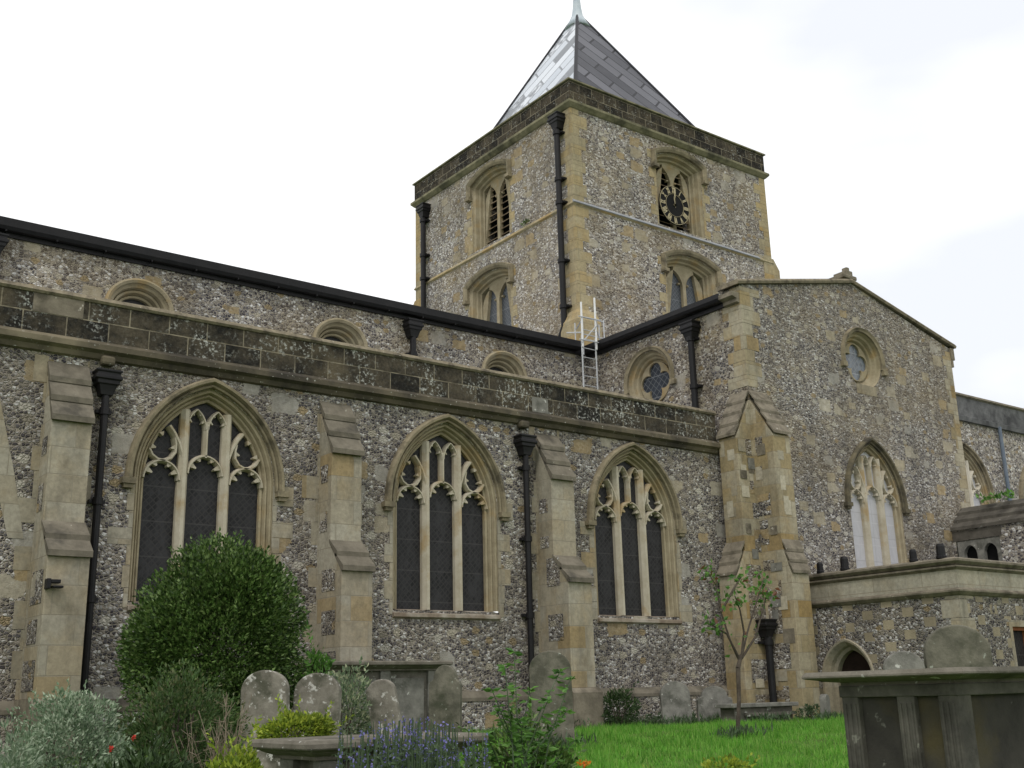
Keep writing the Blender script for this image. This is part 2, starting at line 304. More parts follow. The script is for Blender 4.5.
# ------------------------------------------------------------------ mesh helpers
class MB:
    def __init__(s): s.v = []; s.f = []
    def add(s, vs, fs):
        n = len(s.v); s.v += [tuple(v) for v in vs]; s.f += [tuple(i+n for i in f) for f in fs]; return s
    def box(s, x0, x1, y0, y1, z0, z1):
        return s.add([(x0, y0, z0), (x1, y0, z0), (x1, y1, z0), (x0, y1, z0), (x0, y0, z1), (x1, y0, z1), (x1, y1, z1), (x0, y1, z1)],
                     [(0, 3, 2, 1), (4, 5, 6, 7), (0, 1, 5, 4), (1, 2, 6, 5), (2, 3, 7, 6), (3, 0, 4, 7)])
    def fbox(s, P, u0, u1, z0, z1, d0, d1):
        return s.add([P(u, z, d) for z in (z0, z1) for u, d in ((u0, d0), (u1, d0), (u1, d1), (u0, d1))],
                     [(0, 3, 2, 1), (4, 5, 6, 7), (0, 1, 5, 4), (1, 2, 6, 5), (2, 3, 7, 6), (3, 0, 4, 7)])
    def loft(s, loops, closed=False, caps=False):
        n = len(loops[0]); vs = [p for l in loops for p in l]; fs = []
        for i in range(len(loops)-1):
            for j in range(n if closed else n-1):
                a = i*n+j; b = i*n+(j+1) % n
                fs.append((a, b, b+n, a+n))
        if caps: fs += [tuple(range(n)), tuple((len(loops)-1)*n+j for j in reversed(range(n)))]
        return s.add(vs, fs)
    def prof(s, P, pts, u0, u1):                 # a (d,z) profile run along u
        return s.loft([[P(u0, z, d) for d, z in pts], [P(u1, z, d) for d, z in pts]], True, True)
    def tube(s, a, b, r0, r1=None, n=8):
        a, b = Vector(a), Vector(b); r1 = r0 if r1 is None else r1
        q = (b-a).to_track_quat('Z', 'Y')
        ring = lambda c, r: [c + q @ Vector((r*math.cos(6.2832*i/n), r*math.sin(6.2832*i/n), 0)) for i in range(n)]
        return s.loft([ring(a, r0), ring(b, r1)], True, True)
    def lathe(s, c, pr, n=12):
        return s.loft([[Vector((c[0]+r*math.cos(6.2832*i/n), c[1]+r*math.sin(6.2832*i/n), c[2]+z)) for i in range(n)] for r, z in pr], True, True)
    def bar(s, P, pts, wd, d0, d1, ch=.35):      # stone bar along a 2D polyline with chamfered front
        L_, Rr = [], []
        n = len(pts); loops = []
        for i in range(n):
            a = Vector(pts[max(0, i-1)]); b = Vector(pts[min(n-1, i+1)]); t_ = (b-a)
            if t_.length < 1e-6: t_ = Vector((0, 1))
            t_.normalize(); nr = Vector((-t_.y, t_.x)); c = Vector(pts[i]); h = wd/2
            dm = d1 - (d1-d0)*.45
            loops.append([P(c.x-nr.x*h, c.y-nr.y*h, d0), P(c.x-nr.x*h, c.y-nr.y*h, dm), P(c.x-nr.x*h*ch, c.y-nr.y*h*ch, d1),
                          P(c.x+nr.x*h*ch, c.y+nr.y*h*ch, d1), P(c.x+nr.x*h, c.y+nr.y*h, dm), P(c.x+nr.x*h, c.y+nr.y*h, d0)])
        return s.loft(loops, True, True)
    def plate(s, P, loops, d0, d1=None):         # tessellated flat shape with holes, optional thickness
        flat0 = [Vector(p) for lp in loops for p in lp]; ed = []; k = 0
        for lp in loops:
            n_ = len(lp); ed += [(k+i, k+(i+1) % n_) for i in range(n_)]; k += n_
        vv, _, tr, _, _, _ = delaunay_2d_cdt(flat0, ed, [], 0, 1e-5)
        def inside(x, z):
            c_ = False
            for lp in loops:
                for i in range(len(lp)):
                    (x0, z0), (x1, z1) = lp[i-1], lp[i]
                    if (z0 > z) != (z1 > z) and x < (x1-x0)*(z-z0)/(z1-z0)+x0: c_ = not c_
            return c_
        flat = [(v.x, v.y) for v in vv]
        tri = [t_ for t_ in tr if inside(sum(flat[i][0] for i in t_)/3, sum(flat[i][1] for i in t_)/3)]
        s.add([P(u, z, d0) for u, z in flat], tri)
        if d1 is not None:
            s.add([P(u, z, d1) for u, z in flat], tri)
            for lp in loops:
                s.loft([[P(u, z, d0) for u, z in lp], [P(u, z, d1) for u, z in lp]], True)
        return s
    def build(s, name, mat, parent=None, smooth=False, bev=0.):
        me = bpy.data.meshes.new(name); me.from_pydata(s.v, [], s.f); 
        bm = bmesh.new(); bm.from_mesh(me); bmesh.ops.remove_doubles(bm, verts=bm.verts, dist=.0004)
        bmesh.ops.recalc_face_normals(bm, faces=bm.faces); bm.to_mesh(me); bm.free()
        me.materials.append(M[mat] if isinstance(mat, str) else mat)
        if smooth: me.polygons.foreach_set('use_smooth', [True]*len(me.polygons))
        o = bpy.data.objects.new(name, me); sc.collection.objects.link(o)
        if parent: o.parent = parent
        if bev:
            b = o.modifiers.new('bevel', 'BEVEL'); b.width = bev; b.segments = 2; b.limit_method = 'ANGLE'
        return o
def raw(name, vs, fs, mat, parent=None):
    me = bpy.data.meshes.new(name); me.from_pydata(vs, [], fs); me.materials.append(M[mat] if isinstance(mat, str) else mat)
    o = bpy.data.objects.new(name, me); sc.collection.objects.link(o)
    if parent: o.parent = parent
    return o
def tag(o, label, cat, group=None, kind=None):
    if label: o['label'] = label
    if cat: o['category'] = cat
    if group: o['group'] = group
    if kind: o['kind'] = kind
    return o
def empty(name, loc=(0, 0, 0)):
    o = bpy.data.objects.new(name, None); sc.collection.objects.link(o); o.location = loc; o.empty_display_size = .2; return o
def front(Y): return lambda u, z, d=0.: Vector((u, Y-d, z))        # wall facing south (-Y)
def west(X): return lambda u, z, d=0.: Vector((X-d, u, z))         # wall facing west (-X)

# arch outline (left foot -> apex -> right foot); o = outward offset; zb = jamb foot
def arch(c, a, zs, rise, o=0., zb=None, kind='pointed', n=14):
    pts = []
    if kind == 'pointed':
        e = (rise*rise - a*a)/(2*a); Rr = a+e+o; e = max(e, 0)
        th = math.acos(min(1, e/Rr))
        left = [(c + e - Rr*math.cos(th*i/n), zs + Rr*math.sin(th*i/n)) for i in range(n+1)]
    elif kind == 'segment':
        Rr = (a*a+rise*rise)/(2*rise); zc = zs+rise-Rr; Ro = Rr+o; th = math.asin(min(1, (a+o)/Ro))
        left = [(c - Ro*math.sin(th*(1-i/n)), zc + Ro*math.cos(th*(1-i/n))) for i in range(n+1)]
    else:
        left = [(c - (a+o)*math.cos(math.pi/2*i/n), zs + (rise+o)*math.sin(math.pi/2*i/n)**(.85 if kind == 'tudor' else 1)) for i in range(n+1)]
    right = [(2*c-x, z) for x, z in reversed(left[:-1])]
    pts = left + right
    if zb is not None: pts = [(c-a-o, zb)] + pts + [(c+a+o, zb)]
    return pts
def circ(cu, cz, r, n=40): return [(cu+r*math.cos(6.28318*i/n), cz+r*math.sin(6.28318*i/n)) for i in range(n)]
def quatre(cu, cz, r, k=.52, n=64, rot=0.):
    out = []
    rc = r*k; q = r-rc
    for i in range(n):
        t_ = 6.28318*i/n; best = 0
        for j in range(4):
            a_ = rot + j*math.pi/2; dx = q*math.cos(a_); dy = q*math.sin(a_)
            b = dx*math.cos(t_)+dy*math.sin(t_); disc = b*b-(q*q-rc*rc)
            if disc > 0: best = max(best, b+math.sqrt(disc))
        out.append((cu+best*math.cos(t_), cz+best*math.sin(t_)))
    return out

# ------------------------------------------------------------------ ground
gx = [-600, -200, -80, -30] + [-10+i*1. for i in range(0, 51)] + [60, 100, 220, 600]
gy = [-600, -200, -60, -20] + [-6+i*.75 for i in range(0, 60)] + [60, 100, 220, 900]
vs = [(x, y, gz(x, y) + (.02*math.sin(x*2.1+y)+.02*math.sin(y*2.7-x*.6) if abs(x) < 40 and abs(y) < 40 else 0)) for y in gy for x in gx]
fs = [(j*len(gx)+i, j*len(gx)+i+1, (j+1)*len(gx)+i+1, (j+1)*len(gx)+i) for j in range(len(gy)-1) for i in range(len(gx)-1)]
t = NT('turf'); p = t.pos()
gcol = t.mix(t.ramp(t.noise(p, 1.2, 6, .7), [(.35, 0.), (.65, 1.)]), (.07, .13, .025), (.12, .20, .045))
gcol = t.mix(t.ramp(t.noise(p, 9, 5, .7), [(.55, 0.), (.75, .8)]), gcol, (.09, .075, .04))
t.bump(t.noise(p, 30, 4), .8, .04); M['turf'] = t.fin(gcol, .95, .1)
g = raw('ground', vs, fs, 'turf'); g['kind'] = 'structure'

# ------------------------------------------------------------------ the church
church = empty('church', (11, 16, -.5))
tag(church, 'flint and stone parish church with square tower, pyramid roof and gabled transept', 'church')
def part(mb, name, mat, parent=None, **k):
    o = mb.build(name, mat, None, **k)
    o.parent = parent or church
    bpy.context.view_layer.update() if False else None
    o.matrix_parent_inverse = Matrix.Translation(-Vector((11, 16, -.5))) if (parent is None) else Matrix.Identity(4)
    return o

YA = 16.; PA = front(YA)
W_A, W_RISE, W_SPR, W_SILL = .915, 1.29, 3.20, 1.42
win_c = [6.36, 10.69, 15.13, -2.3+.35, 2.0-.0]
win_c = [6.36, 10.69, 15.13, -2.4]
HOLE = .17
mb = MB()
holes = [arch(c, W_A, W_SPR, W_RISE, HOLE, W_SILL-.02) for c in win_c]
mb.plate(PA, [[(-14, -.8), (18.3, -.8), (18.3, 5.0), (-14, 5.0)]] + holes, 0.)
mb.fbox(PA, -14, -13.5, -.8, 5., -.6, -.002)
part(mb, 'aisle_wall', 'flint_aisle')
# plinth
part(MB().prof(PA, [(0.001, -.8), (.12, -.8), (.12, -.08), (.001, -.08)], -14, 18.1), 'plinth', 'flint_aisle')
part(MB().prof(PA, [(.001, -.078), (.135, -.078), (.135, -.02), (.04, .09), (.001, .09)], -14, 18.1), 'plinth_course', 'slab')
# parapet, coping, string
part(MB().prof(PA, [(-.35, 4.98), (.03, 4.98), (.03, 5.699), (-.35, 5.699)], -14, 17.62), 'parapet', 'parapet')
part(MB().prof(PA, [(-.40, 5.70), (.05, 5.70), (.075, 5.735), (.03, 5.80), (-.12, 5.85), (-.40, 5.80)], -14, 17.64), 'coping', 'coping')
part(MB().prof(PA, [(0.002, 4.84), (.05, 4.86), (.08, 4.93), (.15, 4.97), (.15, 5.05), (.035, 5.125), (.002, 5.125)], -14, 17.62), 'string_course', 'string')
# pale repair stone and odd blocks in the parapet
part(MB().fbox(PA, 12.62, 13.0, 5.13, 5.42, .02, .036), 'repair_stone', 'grave_grey')
part(MB().fbox(PA, 3.65, 4.35, 5.42, 5.75, .02, .037), 'repair_stone', 'slab_grey')

def perp_window(c, P, a, zs, rise, zsill, glassmat='glass', tmat='tracery', name='window', hoodmat='hood', gd=-.22, jambs=True, hood_stop=True, outer=HOLE, jm='ashlar', hp=1.):
    S = lambda o, d, zb=zsill: [P(u, z, d) for u, z in arch(c, a, zs, rise, o, zb)]
    q_ = outer/.17; m = MB(); m.loft([S(0, gd-.05), S(0, gd+.07), S(.03*q_, gd+.09), S(.045*q_, gd+.07), S(.065*q_, -.09), S(.085*q_, -.075), S(.10*q_, -.10), S(.12*q_, -.03), S(.145*q_, -.02), S(.16*q_, -.035), S(outer+.012, .003)])
    win = part(m, name, 'moulding', smooth=False)
    # glazing
    m = MB(); m.plate(P, [arch(c, a+.01, zs, rise, 0, zsill)], gd)
    part(m, 'glazing', glassmat, win)
    # tracery
    d0, d1 = gd-.02, gd+.13
    m = MB(); s_ = a/.915; h_ = rise/1.29
    Z = lambda v: zs + (v-3.20)*h_ if v > 3.2 else zs+(v-3.2)
    X = lambda v: c + v*s_
    def archz(u): # height of opening at u
        e = (rise*rise-a*a)/(2*a); Rr = a+e; return zs+math.sqrt(max(0, Rr*Rr-(abs(u*s_)+e)**2))
    for sgn in (-1, 1):
        m.bar(P, [(X(.335*sgn), zsill), (X(.335*sgn), zs), (X(.335*sgn), archz(.335)-.0)], .15*s_, d0, d1+.02)
    m.bar(P, [(X(0), Z(3.60)), (X(0), Z(4.16))], .075*s_, d0, d1)
    def cusp(q0, q1, wd):
        a_ = Vector(q0); b_ = Vector(q1); t_ = (b_-a_); nr = Vector((-t_.y, t_.x)).normalized()*wd*.5; da, db = d0+.02, d1-.02
        pts = [a_-nr, b_-nr*.25, b_+nr*.25, a_+nr]
        m.loft([[P(p.x, p.y, da) for p in pts], [P(p.x, p.y, db) for p in pts]], True, True)
    def light_head(u, hw, z0, z1, wd=.06):
        e = ((z1-z0)**2-hw*hw)/(2*hw); e = max(e, 0.001)
        pts = arch(X(u), hw*s_, Z(z0), Z(z1)-Z(z0), 0, None, n=7)
        m.bar(P, pts, wd*s_, d0, d1)
        # cusps
        for k_, (fx, fz, ln) in enumerate(((-.80, .42, .10), (.80, .42, .10), (-.42, .80, .07), (.42, .80, .07))):
            q0 = (X(u+hw*fx*1.02), Z(z0+(z1-z0)*fz+.01)); q1 = (X(u+hw*(fx*(1-.34 if abs(fx) > .5 else .72))), Z(z0+(z1-z0)*fz-.035))
            cusp(q0, q1, .075*s_*hw/.25)
        # spandrel fill near springing to thicken
    for u in (-.665, 0, .665):
        light_head(u, .27, 3.22 if u else 3.34, 3.50 if u else 3.63)
    for u in (-.165, .165): light_head(u, .15, 4.04, 4.34, .05)
    for sgn in (-1, 1):
        m.bar(P, [(X(sgn*x), Z(z)) for x, z in ((.335, 3.42), (.365, 3.62), (.42, 3.78), (.50, 3.93), (.585, 4.04))], .085*s_, d0, d1+.01)
        m.bar(P, [(X(sgn*x), Z(z)) for x, z in ((.87, 3.66), (.82, 3.57), (.73, 3.51), (.64, 3.50), (.54, 3.545), (.475, 3.64), (.47, 3.76), (.49, 3.86))], .07*s_, d0, d1)
        for q0, q1 in (((.84, 3.70), (.75, 3.68)), ((.47, 3.72), (.57, 3.69)), ((.70, 3.93), (.67, 3.86))):
            cusp((X(sgn*q0[0]), Z(q0[1])), (X(sgn*(q0[0]*.25+q1[0]*.75)), Z(q0[1]*.25+q1[1]*.75)), .075)
    part(m, 'tracery', tmat, win)
    # hood mould
    if hood_stop:
        H = lambda o, d: [P(u, z, d) for u, z in arch(c, a, zs, rise, o, zs-.05)]
        m = MB(); m.loft([H(outer+.010, 0), H(outer+.014, .06*hp), H(outer+.04, .075*hp), H(outer+.055, .045*hp), H(outer+.085, .12*hp), H(outer+.125, .125*hp), H(outer+.155, .07*hp), H(outer+.16, 0)])
        for sgn in (-1, 1):
            u0 = c+sgn*(a+outer+.02); u1 = c+sgn*(a+outer+.22)
            m.fbox(P, min(u0, u1), max(u0, u1), zs-.13, zs-.04, 0, .12*hp)
            m.fbox(P, min(u0, u1)+.03, max(u0, u1)-.03, zs-.19, zs-.13, 0, .09*hp)
        part(m, 'hood_mould', hoodmat, win)
    # sill
    part(MB().prof(P, [(gd-.04, zsill+.02), (gd+.10, zsill-.005), (.02, zsill-.07), (.05, zsill-.075), (.05, zsill-.13), (.0, zsill-.16), (gd-.04, zsill-.16)], c-a-outer+.0, c+a+outer-.0), 'sill', 'sill', win)
    if jambs:
        m = MB(); z = zsill-.10; k = 0
        while z < zs+.05:
            hh = R.uniform(.24, .36); z1 = min(z+hh, zs+.15)
            for sgn in (-1, 1):
                wdt = R.choice((.10, .16, .26, .34)) if (k+(sgn > 0)) % 2 else R.choice((.06, .12))
                u0 = c+sgn*(a+outer-.003); u1 = c+sgn*(a+outer+wdt)
                m.fbox(P, min(u0, u1), max(u0, u1), z+.004, z1-.004, -.03, .006)
            z = z1; k += 1
        part(m, 'jamb_stones', jm, win)
    return win
for c in win_c: perp_window(c, PA, W_A, W_SPR, W_RISE, W_SILL)

def hood_ashlar(): pass
# buttresses on the aisle
def buttress(cx, top=4.74, hw=.27, w2=.275, y_up=15.56, y_lo=15.18, name='buttress'):
    def sect(y): return y
    m = MB()
    X0, X1 = cx-hw, cx+hw
    # side profile polygon in (Y,z) extruded along X
    def prism(x0, x1, poly, mm):
        mm.loft([[Vector((x0, y, z)) for y, z in poly], [Vector((x1, y, z)) for y, z in poly]], True, True)
    prism(X0, X1, [(YA+.02, .10), (YA+.02, 4.55), (y_up+.02, 3.80), (y_up, 3.70), (y_up, 2.35), (y_lo, 1.90), (y_lo, .10)], m)
    b = part(m, name, 'ashlar', bev=.008)
    m = MB()
    # stepped weathering slabs, top set of three, mid set of two
    def slabs(ya, za, yb, zb, n, ov):
        for i in range(n):
            f0, f1 = i/n, (i+1)/n
            y0 = ya+(yb-ya)*f0; z0 = za+(zb-za)*f0; y1 = ya+(yb-ya)*f1; z1 = za+(zb-za)*f1
            s1 = .035
            prism(X0-ov, X1+ov, [(y0+.02, z0+.0), (y1-.045, z1+.02), (y1-.045, z1-.06), (y1+.01, z1-.06), (y0+.02, z0-.06)], m)
    slabs(YA, top+.02, y_up-.02, 3.84, 3, .015); part(m, 'weathering', 'slab', b)
    m = MB(); slabs(y_up, 2.42, y_lo-.02, 1.95, 2, .015); part(m, 'weathering', 'slab', b)
    m = MB()
    prism(X0-.06, X1+.06, [(YA, -.8), (YA, .10), (y_lo-.02, .10), (y_lo-.10, .02), (y_lo-.10, -.8)], m)
    part(m, 'plinth', 'slab_grey', b)
    # tails of the bonding stones on the wall either side and flint infill panels on the west side
    m = MB(); z = .1; k = 0
    while z < top-.1:
        hh = R.uniform(.26, .40)
        for sgn in (-1, 1):
            wd = R.uniform(.10, .30) if (k+(sgn > 0)) % 2 else R.uniform(.02, .07)
            u0 = cx+sgn*(hw+.001); u1 = cx+sgn*(hw+wd)
            if R.random() < .75: m.fbox(PA, min(u0, u1), max(u0, u1), z+.005, z+hh-.005, -.03, .005)
        z += hh; k += 1
    part(m, 'bond_stones', 'ashlar_patch', b)
    m = MB(); z = .2
    while z < 2.0:
        hh = R.uniform(.3, .55); y0 = R.uniform(15.3, 15.4); y1 = R.uniform(15.75, 15.92)
        m.add([(X0-.006, y0, z), (X0-.006, y1, z), (X0-.006, y1, z+hh), (X0-.006, y0, z+hh)], [(0, 1, 2, 3)])
        z += hh+R.uniform(.15, .5)
    z = 2.55
    while z < 3.6:
        hh = R.uniform(.2, .4)
        m.add([(X0-.006, 15.68, z), (X0-.006, 15.92, z), (X0-.006, 15.92, z+hh), (X0-.006, 15.68, z+hh)], [(0, 1, 2, 3)])
        z += hh+R.uniform(.2, .5)
    part(m, 'flint_panel', 'flint_aisle', b)
    return b
for cx in (4.21, 8.49, 12.95, -.2): buttress(cx)

# rainwater pipes
def downpipe(P, u, zt, zb, r=.055, mat='black', hs=1., d=.12, name='downpipe', clips=None):
    m = MB(); m.tube(P(u, zt-.30*hs, d), P(u, zb, d), r, n=12)
    o = part(m, name, mat, smooth=False)
    m = MB()
    z = zt-.30*hs-1.
    for z in (clips or [zt-.55*hs, zt-1.85, zt-3.2]):
        if z > zb: m = MB(); m.tube(P(u, z-.05, d), P(u, z+.05, d), r*1.35, n=12); m.fbox(P, u-r*2., u+r*2., z-.025, z+.025, 0, d-.02); part(m, 'pipe_collar', mat, o)
    m = MB()
    lev = [(.085, -.32), (.10, -.26), (.13, -.17), (.155, -.16), (.16, -.10), (.19, -.09), (.19, -.04), (.165, -.03), (.165, .01), (.185, .02), (.185, .05), (.15, .06)]
    loops = []
    for hw, dz in lev:
        hw *= hs; loops.append([P(u-hw, zt+dz*hs, .0), P(u-hw*1, zt+dz*hs, d+hw*.7), P(u+hw*1, zt+dz*hs, d+hw*.7), P(u+hw, zt+dz*hs, .0)])
    m.loft(loops, True, True)
    part(m, 'hopper', mat, o, bev=.012)
    return o
downpipe(PA, 4.73, 4.62, -.5); downpipe(PA, 12.36, 4.56, -.5)
downpipe(PA, -4.6, 4.6, -.5)
# carved spout blocks above the hoppers
for u in (4.73, 12.36):
    m = MB(); m.fbox(PA, u-.10, u+.10, 4.76, 4.90, .0, .16); part(m, 'spout_block', 'string', bev=.04)
# diagonal scar of an older buttress and small lamp on the far left of the aisle wall
m = MB(); m.plate(PA, [[(3.02, 4.35), (3.28, 4.35), (3.62, 3.1), (3.82, 2.2), (3.62, 2.2), (3.35, 3.1)]], .006)
m.plate(PA, [[(2.9, 1.6), (3.35, 1.6), (3.35, .5), (2.9, .5)]], .006)
part(m, 'stone_scar', 'ashlar')
# nave clerestory -------------------------------------------------
YN = 20.7; PN = front(YN)
m = MB(); nh = []
for c in (2.25, 6.68, 11.08, 15.53): nh.append(arch(c, .36, 7.42, .30, .22, 6.9, 'round'))
m.plate(PN, [[(-14, 4.8), (18.3, 4.8), (18.3, 8.56), (-14, 8.56)]] + nh, 0.)
part(m, 'clerestory_wall', 'flint_nave')
for c in (2.25, 6.68, 11.08, 15.53):
    S = lambda o, d: [PN(u, z, d) for u, z in arch(c, .36, 7.42, .30, o, 6.9, 'round')]
    m = MB(); m.loft([S(0, -.34), S(0, -.24), S(.04, -.22), S(.055, -.26), S(.08, -.14), S(.12, -.12), S(.135, -.16), S(.16, -.05), S(.20, -.03), S(.225, .004), S(.23, .05), S(.28, .08), S(.32, .05), S(.325, 0.)])
    o = part(m, 'window', 'moulding')
    part(MB().plate(PN, [arch(c, .37, 7.42, .31, 0, 6.9, 'round')], -.33), 'glazing', 'glass', o)
part(MB().prof(PN, [(.0, 8.34), (.05, 8.34), (.05, 8.48), (.0, 8.48)], -14, 18.0), 'fascia', 'black')
m = MB(); m.prof(PN, [(.055, 8.44), (.10, 8.42), (.17, 8.43), (.21, 8.49), (.22, 8.645), (.195, 8.645), (.185, 8.50), (.055, 8.49)], -14, 17.86)
part(m, 'gutter', 'black')
m = MB()
for u in [x*.9-13 for x in range(34)]: m.fbox(PN, u, u+.03, 8.40, 8.435, .02, .17)
part(m, 'gutter_brackets', 'black')
downpipe(PN, 12.86, 8.24, 6.3, hs=1.1, r=.07, d=.14, clips=[7.5]); downpipe(PN, 3.95, 8.24, 6.3, hs=1.1, r=.07, d=.14, clips=[7.5])
# roofs of nave and aisle
m = MB(); m.loft([[Vector((x, 20.55, 8.565)), Vector((x, 25.05, 9.6)), Vector((x, 29.6, 8.6)), Vector((x, 29.6, 8.4)), Vector((x, 20.55, 8.52))] for x in (-14, 18.2)], True, True)
part(m, 'nave_roof', 'lead_plain')
m = MB(); m.loft([[Vector((x, 16.35, 5.3)), Vector((x, 16.35, 5.55)), Vector((x, 20.68, 6.85)), Vector((x, 20.68, 6.6))] for x in (-14, 18.05)], True, True)
part(m, 'aisle_roof', 'lead_plain')
m = MB(); m.box(-14, -13.4, 16.6, 29.6, -.8, 8.4); part(m, 'west_wall', 'flint_nave')

# transept ---------------------------------------------------------
YT, XW, XE = 15.4, 18.1, 26.2
PT = front(YT); PW = west(XW)
TCX = 22.2
rose = (22.33, 7.56); tw = dict(c=22.22, a=.86, zs=4.05, rise=1.30, zsill=2.05)
m = MB(); m.plate(PT, [[(XW, -.8), (XE, -.8), (XE, 8.5), (TCX, 9.5), (XW, 8.62)], circ(*rose, .70), arch(tw['c'], tw['a'], tw['zs'], tw['rise'], .12, tw['zsill']-.02)], 0.)
m.fbox(PT, XE-.5, XE, -.8, 8.5, -5.3, -.001)
m.add([(XW, YT+.5, 8.62), (TCX, YT+.5, 9.5), (XE, YT+.5, 8.5), (XW, YT+.5, 7.9), (XE, YT+.5, 7.9)], [(0, 1, 2, 4, 3)])
m.add([(XW, YT, 8.62), (XW, YT+.5, 8.62), (XW, YT+.5, 8.4), (XW, YT, 8.4)], [(0, 1, 2, 3)])
part(m, 'transept_gable_wall', 'flint_transept')
q = (18.38, 7.13)
m = MB(); m.plate(PW, [[(YT+.002, -.8), (20.9, -.8), (20.9, 8.4), (YT+.002, 8.4)], circ(*q, .71)], 0.)
part(m, 'transept_west_wall', 'flint_nave')
m = MB(); m.loft([[Vector((XW-.12, y, 8.35)), Vector((XW-.12, y, 8.45)), Vector((TCX, y, 9.25)), Vector((XE+.1, y, 8.40)), Vector((XE+.1, y, 8.30))] for y in (YT+.5, 21.)], True, True)
part(m, 'transept_roof', 'lead_plain')
# gable coping with apex stone and kneelers
m = MB()
def cop(x0, z0, x1, z1):
    th = .11
    m.loft([[Vector((x, y, z)) for y, z in ((YT-.07, zz), (YT-.09, zz+th*.5), (YT-.05, zz+th), (YT+.55, zz+th), (YT+.57, zz))] for x, zz in ((x0, z0), (x1, z1))], True, True)
cop(XW-.12, 8.61, TCX, 9.50); cop(TCX, 9.50, XE+.22, 8.53)
m.box(XE, XE+.16, YT-.03, YT+.5, 8.2, 8.52); m.box(XE, XE+.09, YT-.02, YT+.5, 8.0, 8.2)
part(m, 'gable_coping', 'coping')
m = MB(); m.box(TCX-.30, TCX+.22, YT-.05, YT+.5, 9.60, 9.70); m.box(TCX-.1, TCX+.14, YT, YT+.4, 9.70, 9.84); m.box(TCX-.02, TCX+.10, YT+.05, YT+.2, 9.84, 9.95)
part(m, 'apex_stone', 'slab_grey', bev=.02)
# quoins
def quoins(cx, cyy, sx, sy_, z0, z1, mat, a=.52, b=.28, name='quoins', pr=.006):
    m = MB(); z = z0; k = 0
    while z < z1-.05:
        hh = min(R.uniform(.26, .38), z1-z)
        la, lb = (a*R.uniform(.85, 1.15), b*R.uniform(.8, 1.2)) if k % 2 else (b*R.uniform(.8, 1.2), a*R.uniform(.85, 1.15))
        x0, x1 = sorted((cx-sx*-pr*-1 if 0 else cx+sx*-1*0 - sx*pr*-1*-1, cx+sx*la)); y0, y1 = sorted((cyy-sy_*pr, cyy+sy_*lb))
        m.box(x0, x1, y0, y1, z+.004, z+hh-.004); z += hh; k += 1
    return part(m, name, mat)
quoins(XW, YT, 1, 1, 6.3, 8.6, 'ashlar_ochre', .55, .35)
quoins(XE, YT, -1, 1, 2.3, 8.4, 'ashlar_ochre', .42, .25)
# west gutter of the transept
m = MB(); m.prof(PW, [(.0, 8.22), (.05, 8.22), (.06, 8.33), (.12, 8.31), (.20, 8.33), (.24, 8.39), (.24, 8.50), (.215, 8.50), (.205, 8.41), (0, 8.40)], YT+.42, 20.55)
part(m, 'gutter', 'black')
m = MB(); m.prof(PW, [(0, 8.20), (.10, 8.22), (.10, 8.30), (.24, 8.34), (.24, 8.44), (0, 8.44)], YT+.02, YT+.42); part(m, 'cornice_end', 'slab_grey')
downpipe(PW, 16.83, 8.06, 5.6, hs=1.15, r=.075, d=.14, clips=[7.72, 6.6])
# round windows
def round_window(P, cu, cz, r, rot, gm, rt=0.):
    S = lambda rr, d: [P(u, z, d) for u, z in circ(cu, cz, rr)]
    m = MB(); m.loft([S(r-.14, -.30), S(r-.12, -.26), S(r-.08, -.25), S(r-.05, -.18), S(r-.01, -.16), S(r+.02, -.09), S(r+.07, -.07), S(r+.10, .006)], True)
    o = part(m, 'round_window', 'moulding')
    part(MB().plate(P, [circ(cu, cz, r-.125), quatre(cu, cz, r-.145, .43, rot=rot)], -.20, -.25), 'tracery', 'moulding', o)
    part(MB().plate(P, [circ(cu, cz, r-.12)], -.255), 'glazing', gm, o)
    H = lambda rr, d: [P(cu+rr*math.cos(a_), cz+rr*math.sin(a_), d) for a_ in [rad(-12)+rad(204)*i/28 for i in range(29)]]
    m = MB(); m.loft([H(r+.105, 0), H(r+.11, .05), H(r+.15, .06), H(r+.19, .09), H(r+.22, .0)])
    for sg in (-1, 1): m.fbox(P, cu+sg*(r+.19)-.08, cu+sg*(r+.19)+.08, cz-.28, cz-.16, 0, .09)
    part(m, 'hood_mould', 'hood', o)
    return o
round_window(PW, q[0], q[1], .62, 0, 'glass_w')
round_window(PT, rose[0], rose[1], .60, 0, 'glass_rose')
part(MB().fbox(PT, rose[0]-.35, rose[0]+.42, rose[1]-.86, rose[1]-.62, -.02, .005), 'sill_block', 'ashlar_patch')
perp_window(tw['c'], PT, tw['a'], tw['zs'], tw['rise'], tw['zsill'], 'glass_pale', 'tracery', outer=.12, hp=.9, gd=-.16, hoodmat='hood_dark', jambs=False)
